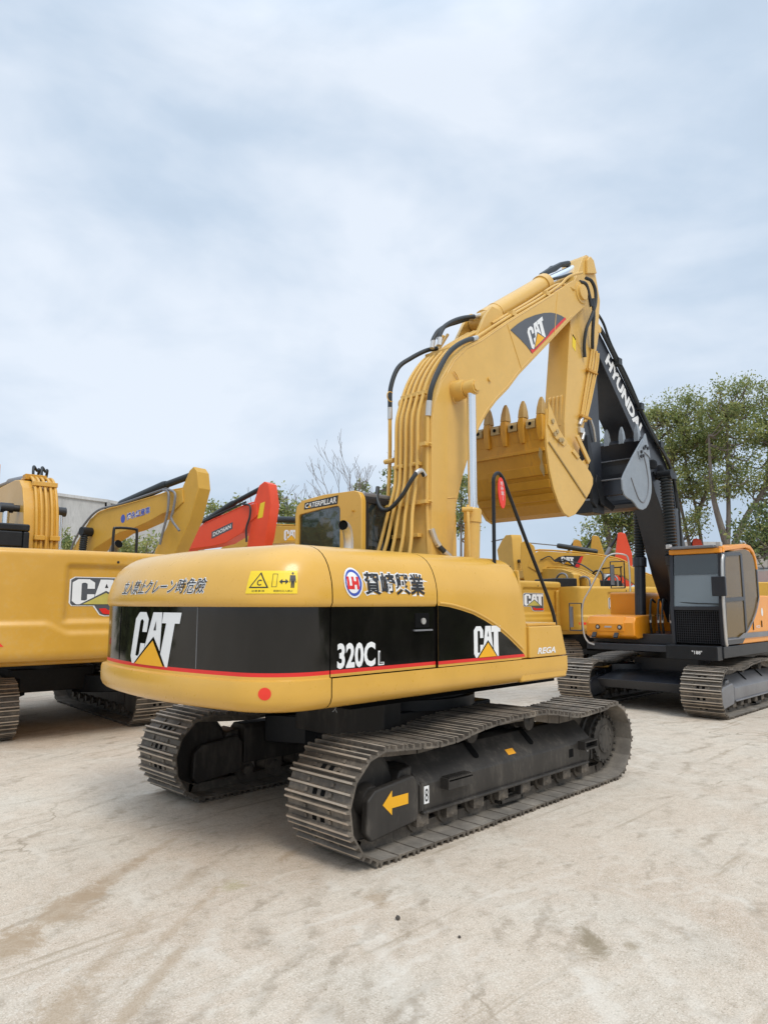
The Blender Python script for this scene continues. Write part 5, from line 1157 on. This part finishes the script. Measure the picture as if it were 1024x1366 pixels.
# pipe clutter over the engine of the machine behind the tool box
for k, (u0, y, h) in enumerate(((-1.5, -.9, .35), (-1.2, -.6, .5), (-.9, .45, .42), (-.5, -.75, .38), (-1.7, .2, .3), (-.2, -.5, .45))):
    mb = MB(); mb.tube(smooth_path([(u0, y, 2.3), (u0 + .05, y, 2.3 + h), (u0 + .3, y + .08, 2.36 + h), (u0 + .6, y + .1, 2.3 + h * .6), (u0 + .8, y + .1, 2.3)], 5), .03, 8); mb.build('hose', M['rubber'] if k % 2 else M['grey'], R2)
mb = MB(); mb.smooth = False; mb.prism([(-1.35, 2.25), (-1.3, 2.75), (-1.15, 2.8), (-.95, 2.3)], .3, .5); mb.build('boom_bracket', M['yellow_far'], R2, 30, .02)
mb = MB(); mb.lathe((-.7, -1.0, 2.3), (0, 0, 1), [(0, .08), (.35, .08), (.36, .05), (.5, .05)], 14); mb.build('exhaust_pipe', M['silver'], R2)
for rt_ in (R1, R2):
    mb = MB(); mb.tube(smooth_path([(-1.0, -1.38, 2.2), (-1.0, -1.38, 2.95), (-.95, -1.38, 3.0), (.3, -1.38, 3.0), (.4, -1.38, 2.95), (.4, -1.38, 2.0)], 4), .022, 6); mb.build('grab_rail', M['inkdecal'], rt_)
B, bb = yellow_machine('excavator', 'yellow excavator in the far row, black emblem plate on its long level boom', (17.76, 2.97), 120, M['yellow_far'],
    [(.4, 1.5), (.9, 2.3), (2.51, 2.93), (2.77, 3.16), (3.08, 3.30), (3.66, 3.43), (4.18, 3.50), (5.53, 3.62), (5.75, 3.5), (5.9, 3.1), (5.6, 2.9), (5.03, 2.84), (4.15, 2.83), (3.29, 2.84), (2.92, 2.76), (2.54, 2.46), (1.4, 1.8), (.9, 1.5)], (-.24, .24), [(5.70, 3.80), (5.95, 3.98), (6.12, 3.90), (6.15, 3.3), (6.0, 2.4), (5.7, 2.0), (5.5, 2.9)], ((3.65, 3.56), (4.95, 3.80), (5.98, 3.92), .085, .02), cwp=False)
eb = lambda u, v: (u, .2435, v)
ep = decal('emblem_plate', M['inkdecal'], bb, poly_geo([(5.05, 3.30), (4.9, 3.40), (4.70, 3.44), (4.11, 3.42), (4.26, 3.04), (4.7, 3.14)]), eb)
decal('red_edge', M['reddecal'], ep, poly_geo([(4.20, 3.40), (4.11, 3.42), (4.26, 3.04), (4.40, 3.07)]), lambda u, v: (u, .245, v))
cat_emblem(ep, quad_fn((4.80, .2465, 3.18), (4.40, .2465, 3.12), (4.83, .2465, 3.41), (4.43, .2465, 3.38), (0, 1, 0), 0))
mb = MB(); mb.tube(smooth_path([(5.5, .28, 3.3), (5.2, .3, 3.42), (5.0, .3, 3.25), (4.7, .3, 3.3), (4.3, .3, 3.0), (3.9, .3, 2.85)], 5), .02, 6); mb.build('hose', M['rubber'], bb)
# arms of machines farther back
def far_arm(label, loc, az, mat, tip, cyl_side, group='arms rising behind the far row'):
    x, z = tip; loc = (loc[0] - 3.8 * math.cos(R(az)), loc[1] - 3.8 * math.sin(R(az)))
    return yellow_machine('excavator', label, loc, az, mat, [(.3, 1.4), (.1, 1.8), (1.2, 2.2), (2.4, z - 2.2), (3.5, z - 1.75), (3.8, z - 2.1), (2.6, z - 2.6), (1.6, 1.7), (.9, 1.3)], (-.2, .2),
        [(3.62, z - .02), (3.75, z), (3.92, z - .06), (4.15, z - .9), (4.15, z - 2.2), (3.85, z - 2.4), (3.45, z - 1.2)], ((2.9, z - 1.35), (3.3, z - .62), (3.66, z - .08), .09, .06), group, cwp=False, top=2.3, cab=False, cylmat=M['grey'])
far_arm('yellow excavator arm peeking over the long level boom, nearer of two', (25.04, 12.0), 295, M['yellow_far'], (3.8, 4.9), 1)
far_arm('yellow excavator arm half hidden in the tree beyond, farther of two', (28.0, 12.6), 290, M['yellow_far'], (3.8, 5.35), 1)
far_arm('red excavator arm with grey cylinder standing before the round tree', (22.76, 8.61), -60, M['red'], (3.8, 4.85), 1, None)
far_arm('orange-red excavator arm tip showing just above the orange cab roof', (25.0, 6.35), -70, M['red'], (3.8, 4.6), 1, None)

# ================================================================ ground, walls, trees
def stuff_kind(o, k): o['kind'] = k; return o
mb = MB(); S_ = 260
mb.add([(-S_, -S_, 0), (S_, -S_, 0), (S_, S_, 0), (-S_, S_, 0)], [(0, 1, 2, 3)])
stuff_kind(mb.build('ground', mat_ground()), 'structure')

def wall_run(name, label, pts, thick, mat, cop=.12):
    mb = MB(); mb.smooth = False
    for (x0, y0, h0), (x1, y1, h1) in zip(pts, pts[1:]):
        d = Vector((x1 - x0, y1 - y0, 0)).normalized(); n = Vector((-d.y, d.x, 0)) * thick
        a, b = Vector((x0, y0, 0)), Vector((x1, y1, 0)); up = Vector((0, 0, 1))
        mb.add([a, b, b + n, a + n, a + up * h0, b + up * h1, b + n + up * h1, a + n + up * h0], [(0, 1, 5, 4), (1, 2, 6, 5), (2, 3, 7, 6), (3, 0, 4, 7), (4, 5, 6, 7), (0, 3, 2, 1)])
    o = mb.build(name, mat, None, 20); tag(o, label, 'wall')
    mb = MB(); mb.smooth = False
    for (x0, y0, h0), (x1, y1, h1) in zip(pts, pts[1:]):
        d = Vector((x1 - x0, y1 - y0, 0)); L = d.length; d.normalize(); n = Vector((d.y, -d.x, 0)) * .06
        k = max(1, int(L / 3.2))
        for i in range(k + 1):
            t = i / k; p = Vector((x0, y0, 0)) + d * L * t + n; h = h0 + (h1 - h0) * t
            mb.box((p.x - .12, p.y - .12, 0), (p.x + .12, p.y + .12, h - .05))
    mb.build('pilaster', mat, o)
    mb = MB(); mb.smooth = False
    for (x0, y0, h0), (x1, y1, h1) in zip(pts, pts[1:]):
        mb.tube([(x0, y0, h0 + .02), (x1, y1, h1 + .02)], cop, 4)
    mb.build('coping', mat, o)
    return o
wall_run('boundary_wall', 'tall pale streaked concrete wall rising behind the left machines', [(1.0, 44.5, 8.6), (8.6, 37.1, 8.2), (11.8, 33.9, 7.6), (14.4, 31.3, 6.9), (15.6, 30.1, 6.6)], .4, M['wall'])
# low rendered building on the right, behind the trees
BLD = thing('building', 'low grey rendered building with flat roof behind the right hand trees', 'building', (35, 7.5, 0), math.atan2(-3.4, 3.4))
mb = MB(); mb.smooth = False; mb.box((-3.4, 0, 0), (6, 5, 4.9)); mb.build('wall', M['building'], BLD)
mb = MB(); mb.smooth = False; mb.box((-3.6, -.3, 4.9), (6.2, 5.3, 5.12)); mb.build('roof', M['wall'], BLD)
for x in (-2.0, .4, 2.8):
    mb = MB(); mb.smooth = False; mb.box((x, -.02, 2.2), (x + 1.3, .03, 3.8)); w = mb.build('window', M['grey'], BLD)
    mb = MB(); mb.box((x + .07, -.035, 2.27), (x + 1.23, -.022, 3.73)); mb.build('pane', M['glass'], w)

def leaf_mesh(rnd, clusters, per, size, mats, wts, flat=.5):
    vs = []; fs = []; mi = []
    for (c, r) in clusters:
        tone = rnd.random()
        for _ in range(per):
            d = Vector((rnd.gauss(0, .5), rnd.gauss(0, .5), rnd.gauss(0, .42))) * r
            p = Vector(c) + d
            s = size * rnd.uniform(.6, 1.35)
            n = Vector((rnd.uniform(-1, 1), rnd.uniform(-1, 1), rnd.uniform(-.3, 1))).normalized()
            a = n.orthogonal().normalized(); a.rotate(Matrix.Rotation(rnd.uniform(0, 2 * PI), 3, n)); b = n.cross(a)
            o = len(vs); vs += [p - a * s, p - b * s * .45 + a * s * .1 + n * s * .1, p + a * s, p + b * s * .45 + a * s * .1 + n * s * .1]
            fs.append((o, o + 1, o + 2, o + 3))
            t = rnd.random() * .65 + tone * .35; k = 0; acc = 0
            for k, w in enumerate(wts):
                acc += w
                if t < acc: break
            mi.append(k)
    return vs, fs, mi
def tree(name, label, base, trunks, blobs, n_cl, per, leafsize, mats, wts, seed, group=None, bark='bark', r0=.2, limb=True, cl_r=(.26, .58)):
    """trunks: polylines from the ground; blobs: (centre, radii) of the crown"""
    rnd = random.Random(seed); root = thing(name, label, 'tree' if 'bush' not in name else 'bush', base, 0, group); T = Matrix.Translation((-base[0], -base[1], -base[2]))
    mb = MB(T)
    for P in trunks:
        Q = smooth_path(P, 5); mb.tube(Q, [r0 * (1 - .75 * i / (len(Q) - 1)) for i in range(len(Q))], 10)
    cl = []
    tot = sum(b[1][0] * b[1][1] * b[1][2] for b in blobs)
    for (c, rr) in blobs:
        k = max(2, int(n_cl * rr[0] * rr[1] * rr[2] / tot))
        for _ in range(k):
            while True:
                d = Vector((rnd.uniform(-1, 1), rnd.uniform(-1, 1), rnd.uniform(-1, 1)))
                if .25 < d.length < 1: break
            cl.append((Vector(c) + Vector((d.x * rr[0], d.y * rr[1], d.z * rr[2])), rnd.uniform(*cl_r)))
    if limb:
        pts = [q for P in trunks for q in smooth_path(P, 6)[-14:]]
        for c, r in cl:
            if rnd.random() < .75:
                lows = [q for q in pts if q.z < c.z + .2] or pts
                q = min(lows, key=lambda q: (q - c).length + rnd.uniform(0, 1.0)); m = (q + c) / 2 + Vector((rnd.uniform(-.2, .2), rnd.uniform(-.2, .2), -.25))
                mb.tube(smooth_path([q, m, c], 4), [.05 - .0045 * k for k in range(9)], 5, False)
    mb.build('trunk', M[bark], root)
    vs, fs, mi = leaf_mesh(rnd, cl, per, leafsize, mats, wts)
    cm = MB(T); cm.smooth = False; cm.v = vs; cm.f = fs; cm.m = mi; cm.sm = [False] * len(fs)
    me = bpy.data.meshes.new('crown'); me.from_pydata([tuple(T @ Vector(v)) for v in vs], [], fs)
    for m_ in mats: me.materials.append(M[m_])
    me.polygons.foreach_set('material_index', mi); me.update()
    o = bpy.data.objects.new('crown', me); COL.objects.link(o); o.parent = root
    return root
V3 = lambda *a: Vector(a)
LM = ['leafG', 'leafY', 'leafD', 'leafO']
tree('broadleaf_tree', 'tallest tree, olive crown thinning at the top, forked trunk behind the orange cab roof', (23.5, 5.0, 0),
     [[(23.5, 5.0, 0), (23.6, 4.9, 2.5), (23.9, 4.7, 5.0), (23.9, 4.6, 7.4), (24.0, 4.5, 9.8)], [(23.7, 4.85, 3.2), (24.3, 4.2, 5.2), (24.9, 3.6, 6.5), (25.2, 3.3, 8.8)], [(23.8, 4.8, 4.2), (23.5, 5.1, 6.3), (23.5, 5.1, 8.6)]],
     [((23.9, 4.6, 9.9), (.95, .95, .75)), ((24.9, 3.6, 10.15), (1.1, 1.1, .7)), ((24.1, 4.4, 8.7), (1.15, 1.15, 1.0)), ((25.3, 3.2, 8.9), (1.3, 1.3, 1.2)), ((23.6, 4.9, 7.0), (.8, .8, .9)), ((24.8, 3.7, 6.9), (1.2, 1.2, .9)), ((26.0, 2.5, 9.2), (1.3, 1.3, 1.5)), ((25.6, 2.9, 6.2), (1.2, 1.2, .8))], 200, 125, .06, LM, (.47, .40, .10, .03), 11, 'broadleaf trees on the right', r0=.145)
tree('broadleaf_tree', 'mid height olive tree with two slanting trunks beside the charcoal boom', (25.2, 6.1, 0),
     [[(25.2, 6.1, 0), (25.2, 6.15, 2.4), (25.0, 6.3, 5.5), (24.8, 6.5, 7.2), (24.7, 6.7, 9.5)], [(25.2, 6.2, 1.5), (24.8, 6.6, 4.2), (24.4, 6.9, 7.1), (24.2, 7.1, 9.6)], [(24.9, 6.35, 5.4), (25.5, 5.9, 7.2), (25.5, 5.8, 9)]],
     [((24.1, 7.2, 10.0), (.8, .8, .65)), ((24.8, 6.5, 10.25), (.95, .95, .6)), ((24.3, 7.0, 8.8), (1.1, 1.1, 1.0)), ((25.3, 6.1, 8.5), (1.15, 1.15, 1.0)), ((24.5, 6.8, 7.1), (1.0, 1.0, .9)), ((25.4, 5.9, 9.6), (.8, .8, .7)), ((23.8, 7.5, 9.7), (.7, .7, .7)), ((25.4, 5.9, 6.6), (.75, .75, .6)), ((24.6, 6.6, 5.3), (.8, .8, .5))], 165, 125, .06, LM, (.47, .40, .10, .03), 12, 'broadleaf trees on the right', r0=.10)
tree('broadleaf_tree', 'short dark leafy tree at the right edge before the rendered building', (21.6, 2.7, 0),
     [[(21.6, 2.7, 0), (21.6, 2.7, 2.2), (21.7, 2.6, 4.4)]],
     [((21.5, 2.8, 4.5), (.9, .9, .7)), ((22.0, 2.3, 4.9), (1.0, 1.0, .8)), ((21.3, 3.0, 3.9), (.6, .6, .5)), ((22.4, 1.9, 4.3), (1., 1., .9))], 60, 75, .075, LM, (.3, .1, .55, .05), 13, 'broadleaf trees on the right', r0=.10)
tree('broadleaf_tree', 'rounded mottled green tree beyond the far yellow arms', (30.2, 12.4, 0),
     [[(30.2, 12.4, 0), (30.2, 12.4, 3), (30.3, 12.3, 6.8)], [(30.2, 12.5, 2), (29.8, 12.9, 6), (29.8, 12.9, 10)]],
     [((30.4, 12.3, 6.5), (1.5, 1.5, 1.4)), ((29.8, 13.0, 5.4), (1.4, 1.4, 1.1)), ((31.0, 11.6, 6.2), (1.5, 1.5, 1.5)), ((31.1, 11.6, 7.8), (1.3, 1.3, 1.1)), ((29.8, 12.9, 10.3), (.8, .8, 1.6)), ((30.0, 12.7, 4.2), (1.3, 1.3, .8))], 130, 70, .10, LM, (.48, .28, .2, .04), 14, 'broadleaf trees on the right', r0=.2)
tree('broadleaf_tree', 'thin sparse tree seen in the gap between yellow boom and lift cylinder', (25.8, 19.7, 0),
     [[(25.8, 19.7, 0), (25.8, 19.7, 4), (25.9, 19.7, 8.6)]],
     [((25.9, 19.7, 8.0), (.7, .7, 1.2)), ((26.1, 19.5, 6.4), (.8, .8, 1.0))], 26, 55, .11, LM, (.5, .3, .2, 0), 15, None, r0=.12)
tree('broadleaf_tree', 'bushy green tree showing over the yellow cab roof beside the boom pipes', (26.2, 26.6, 0),
     [[(26.2, 26.6, 0), (26.2, 26.6, 5), (26.2, 26.6, 9)]],
     [((25.4, 27.2, 8.6), (.9, .9, .9)), ((26.3, 26.3, 8.6), (1.0, 1.0, 1.0)), ((27.2, 25.5, 9.4), (1.1, 1.1, 1.4)), ((25.9, 26.7, 7.5), (1.6, 1.6, .9))], 60, 80, .13, LM, (.5, .2, .28, .02), 16, None, r0=.2)
tree('broadleaf_tree', 'pale thin tree behind the red arm, leaves clumped at the twig ends', (15.4, 27.4, 0),
     [[(15.4, 27.4, 0), (15.4, 27.4, 4), (15.3, 27.5, 7)]], [((15.2, 27.6, 6.9), (.9, .9, .5)), ((16.0, 26.9, 6.8), (.8, .8, .6)), ((15.4, 27.4, 5.8), (1.0, 1.0, .6))], 26, 60, .10, LM, (.4, .4, .2, 0), 17, None, 'bark_pale', .12)
tree('broadleaf_tree', 'slim twiggy tree between the red arm and the yellow cab', (17.8, 25.0, 0),
     [[(17.8, 25.0, 0), (17.8, 25.0, 4), (17.7, 25.1, 7.6)]], [((17.5, 25.3, 7.5), (.6, .6, .7)), ((18.0, 24.7, 6.6), (.8, .8, .7)), ((17.8, 25.0, 5.8), (.8, .8, .6))], 28, 60, .10, LM, (.45, .3, .25, 0), 18, None, 'bark_pale', .12)
tree('garden_bush', 'clipped olive bush right of the pale wall pillar, beside the left boom', (6.25, 25.3, 0), [[(6.25, 25.3, 0), (6.25, 25.3, 3.6)]], [((6.25, 25.3, 4.0), (.55, .55, .9)), ((6.25, 25.3, 2.8), (.6, .6, .9))], 34, 85, .08, LM, (.4, .3, .3, 0), 19, None, 'bark', .07, cl_r=(.25, .4))
tree('garden_bush', 'light green bush glimpsed through the golden folded arm', (8.6, 22.9, 0), [[(8.6, 22.9, 0), (8.6, 22.9, 4)]], [((8.6, 22.9, 4.2), (1.1, 1.1, .7)), ((8.4, 23.1, 3.2), (1.2, 1.2, .9))], 40, 75, .085, LM, (.4, .45, .15, 0), 20, None, 'bark', .07, cl_r=(.3, .5))

for k, (x, y, h, lab) in enumerate(((-12, 17, 5.6, 'broad dark tree, unseen, added left of the photographer, mirrored in the black counterweight panel'), (-18, 25, 6.2, 'tallest dark tree, unseen, far left of the photographer, mirrored in the cab rear window'), (-9, 23, 6., 'lower dark tree, unseen, added left of the photographer, next to the tallest mirrored one'), (11, -16, 7, 'dark tree, unseen, added on the near side of the yard, mirrored in the black door panel'))):
    tree('broadleaf_tree', lab, (x, y, 0), [[(x, y, 0), (x + .1, y, 3), (x, y + .1, h - 1.5)]], [((x, y, h - 3), (3.2, 3.2, 2.8)), ((x + 1.5, y + 1.5, h - 5.2), (2.9, 2.9, 2.6))], 110, 60, .32, LM, (.4, .1, .48, .02), 30 + k, 'unseen trees placed for reflections behind the photographer', r0=.28, cl_r=(.8, 1.3))  # unseen trees; all but the rear-window one added to darken panel reflections

def bare_tree(label, base, h, spread, seed, lean=0., stems=2):
    rnd = random.Random(seed); root = thing('bare_tree', label, 'tree', base, 0, 'leafless trees above the yellow cab')
    mb = MB()
    def grow(p, d, L, r, lev):
        n = 5; P = [p]
        for k in range(n):
            d = (d + Vector((rnd.uniform(-.2, .2), rnd.uniform(-.2, .2), rnd.uniform(-.05, .16)))).normalized(); P.append(P[-1] + d * L / n)
        mb.tube(P, [max(.011, r * (1 - .45 * i / n)) for i in range(n + 1)], 6 if lev < 2 else 3, False)
        if lev >= 5 or L < .35: return
        for i in range(rnd.choice((2, 2, 3)) if lev else 3):
            t = 1. if i == 0 else rnd.uniform(.35, .95)
            q = P[min(n, int(t * n + .5))]; nd = (d + Vector((rnd.uniform(-1, 1), rnd.uniform(-1, 1), rnd.uniform(-.15, .45))) * spread).normalized()
            grow(q, nd, L * rnd.uniform(.5, .78), max(.011, r * rnd.uniform(.42, .6)), lev + 1)
    for k in range(stems):
        grow(Vector((k * .25, -k * .25, 0)), Vector((lean + (k - .5) * .16 * (stems > 1), -lean - (k - .5) * .16 * (stems > 1), 1)).normalized(), h * .40, .15, 0)
    mb.build('trunk', M['bark_pale'], root)
bare_tree('leaning leafless tree with long bare limbs, leftmost above the yellow cab', (23.9, 28.8, 0), 11.0, .62, 5, -.28, 2)
bare_tree('upright leafless tree with the tallest bare fork, above the yellow cab', (24.9, 27.8, 0), 11.6, .58, 8, -.05, 2)
bare_tree('leafless tree with twiggy crown nearest the yellow boom pipes', (26.0, 27.0, 0), 11.8, .58, 13, .0, 2)

# lorry at the right edge
LY = thing('parked_lorry', 'grey parked lorry, its dark windscreen just past the orange excavator cab', 'lorry', (21.2, 1.6, 0), R(215))
mb = MB(); mb.smooth = False; mb.prism([(1.0, .9), (1.05, 1.9), (.8, 3.0), (-1.0, 3.05), (-1.0, .7), (1.0, .6)], -1.15, 1.15); lc = mb.build('cab', M['silver'], LY, 30, .06, 3)
mb = MB(); mb.smooth = False; mb.prism([(1.055, 1.95), (1.065, 1.95), (.86, 2.85), (.85, 2.85)], -1.0, 1.0); mb.build('windscreen', M['tinted'], lc)
mb = MB(); mb.smooth = False; mb.box((-5.4, -1.15, 1.05), (-1.1, 1.15, 1.25)); mb.box((-5.4, -1.15, 1.25), (-5.3, 1.15, 1.9)); mb.box((-5.3, -1.15, 1.25), (-1.1, -1.08, 1.9)); mb.box((-5.3, 1.08, 1.25), (-1.1, 1.15, 1.9)); mb.build('load_bed', M['grey'], LY, 30, .01)
for x in (.0, -3.9):
    for y in (-1.0, 1.0):
        mb = MB(); mb.lathe((x, y - .14, .5), (0, 1, 0), [(0, .3), (0, .48), (.04, .5), (.24, .5), (.28, .48), (.28, .3)], 24); w = mb.build('wheel', M['rubber'], LY)
        mb = MB(); mb.cyl((x, y - .145, .5), (x, y + .145, .5), .27, seg=18); mb.build('rim', M['grey'], w)
for y in (-.85, .85):
    mb = MB(); mb.smooth = False; mb.box((1.0, y - .18, .95), (1.07, y + .18, 1.2)); mb.build('head_lamp', M['silver'], LY, 30, .02)
# loose stones on the yard
for (x, y, r, sd) in ((-2.36, -2.20, .016, 1), (-2.285, -2.61, .009, 2)):
    rnd = random.Random(sd); me = bpy.data.meshes.new('pebble'); bm = bmesh.new(); bmesh.ops.create_icosphere(bm, subdivisions=2, radius=r)
    for v in bm.verts: v.co *= rnd.uniform(.8, 1.15); v.co.z *= .8
    bm.to_mesh(me); bm.free(); me.materials.append(M['stone']); o = bpy.data.objects.new('pebble', me); COL.objects.link(o); o.location = (x, y, r * .7)
    tag(o, 'larger dark pebble on the bare ground below the track' if sd == 1 else 'tiny dark pebble, smaller one lying nearer the camera', 'pebble')

# ================================================================ sky, sun, camera
SUN_EL, SUN_AZ = R(52), R(250)                                        # azimuth in the scene, counter-clockwise from +x
wd = bpy.data.worlds.new('World'); SC.world = wd; wd.use_nodes = True
nt = wd.node_tree; N, L = nt.nodes, nt.links; bg = N['Background']
sky = N.new('ShaderNodeTexSky'); sky.sky_type = 'NISHITA'; sky.sun_disc = False; sky.sun_elevation = SUN_EL; sky.sun_rotation = PI / 2 - SUN_AZ; sky.dust_density = 3; sky.air_density = 1.2
tc = N.new('ShaderNodeTexCoord'); mp = N.new('ShaderNodeMapping'); mp.inputs['Scale'].default_value = (1.0, 1.0, 2.0); mp.inputs['Rotation'].default_value = (0, R(12), R(30))
L.new(tc.outputs['Generated'], mp.inputs['Vector'])
def wn(scale, det, rough, dist=0.):
    n = N.new('ShaderNodeTexNoise'); n.inputs['Scale'].default_value = scale; n.inputs['Detail'].default_value = det; n.inputs['Roughness'].default_value = rough; n.inputs['Distortion'].default_value = dist
    L.new(mp.outputs['Vector'], n.inputs['Vector']); return n.outputs['Fac']
n1, n2 = wn(1.5, 5, .5, .5), wn(4.0, 6, .55, .3)
ad = N.new('ShaderNodeMath'); ad.operation = 'MULTIPLY_ADD'; L.new(n2, ad.inputs[0]); ad.inputs[1].default_value = .35; L.new(n1, ad.inputs[2])
rp = N.new('ShaderNodeValToRGB'); L.new(ad.outputs[0], rp.inputs['Fac'])
SKYK = 10.
e = rp.color_ramp.elements; e[0].position = .54; e[0].color = (.44, .54, .665, 1); e[1].position = .83; e[1].color = (.71, .775, .865, 1)
em = rp.color_ramp.elements.new(.66); em.color = (.515, .615, .74, 1)
sc_ = N.new('ShaderNodeVectorMath'); sc_.operation = 'SCALE'; sc_.inputs['Scale'].default_value = SKYK; L.new(rp.outputs['Color'], sc_.inputs[0])
# overcast: brighter overhead than round the horizon
sx = N.new('ShaderNodeSeparateXYZ'); L.new(tc.outputs['Generated'], sx.inputs[0])
mr = N.new('ShaderNodeMapRange'); mr.interpolation_type = 'SMOOTHSTEP'; mr.inputs['From Min'].default_value = .62; mr.inputs['From Max'].default_value = .95; mr.inputs['To Min'].default_value = 1.; mr.inputs['To Max'].default_value = 2.2
L.new(sx.outputs['Z'], mr.inputs['Value'])
s2 = N.new('ShaderNodeVectorMath'); s2.operation = 'SCALE'; L.new(sc_.outputs['Vector'], s2.inputs[0]); L.new(mr.outputs['Result'], s2.inputs['Scale'])
mx = N.new('ShaderNodeMix'); mx.data_type = 'RGBA'; mx.inputs['Factor'].default_value = .93; L.new(sky.outputs['Color'], mx.inputs['A']); L.new(s2.outputs['Vector'], mx.inputs['B'])
L.new(mx.outputs['Result'], bg.inputs['Color']); bg.inputs['Strength'].default_value = .1
sl = bpy.data.lights.new('sun', 'SUN'); sl.energy = 1.5; sl.angle = R(22); sl.color = (1., .955, .88)
so = bpy.data.objects.new('sun', sl); COL.objects.link(so)
dv = Vector((math.cos(SUN_EL) * math.cos(SUN_AZ), math.cos(SUN_EL) * math.sin(SUN_AZ), math.sin(SUN_EL)))
so.rotation_euler = dv.to_track_quat('Z', 'Y').to_euler(); so.location = dv * 60

cam = bpy.data.cameras.new('camera'); co = bpy.data.objects.new('camera', cam); COL.objects.link(co)
cam.sensor_fit = 'HORIZONTAL'; cam.sensor_width = 36; cam.lens = 36 * 950 / 1024; cam.clip_end = 1000; cam.clip_start = .05
co.location = (-5.6446, -5.335, 1.88); co.rotation_euler = (R(90 + 7.318), 0, R(44.7 - 90))
SC.camera = co
SC.view_settings.view_transform = 'Standard'; SC.view_settings.look = 'None'; SC.view_settings.exposure = .26; SC.view_settings.gamma = 1.
SC.render.engine = 'CYCLES'; SC.cycles.max_bounces = 6; SC.cycles.diffuse_bounces = 3; SC.cycles.transparent_max_bounces = 8
SC.cycles.use_denoising = True
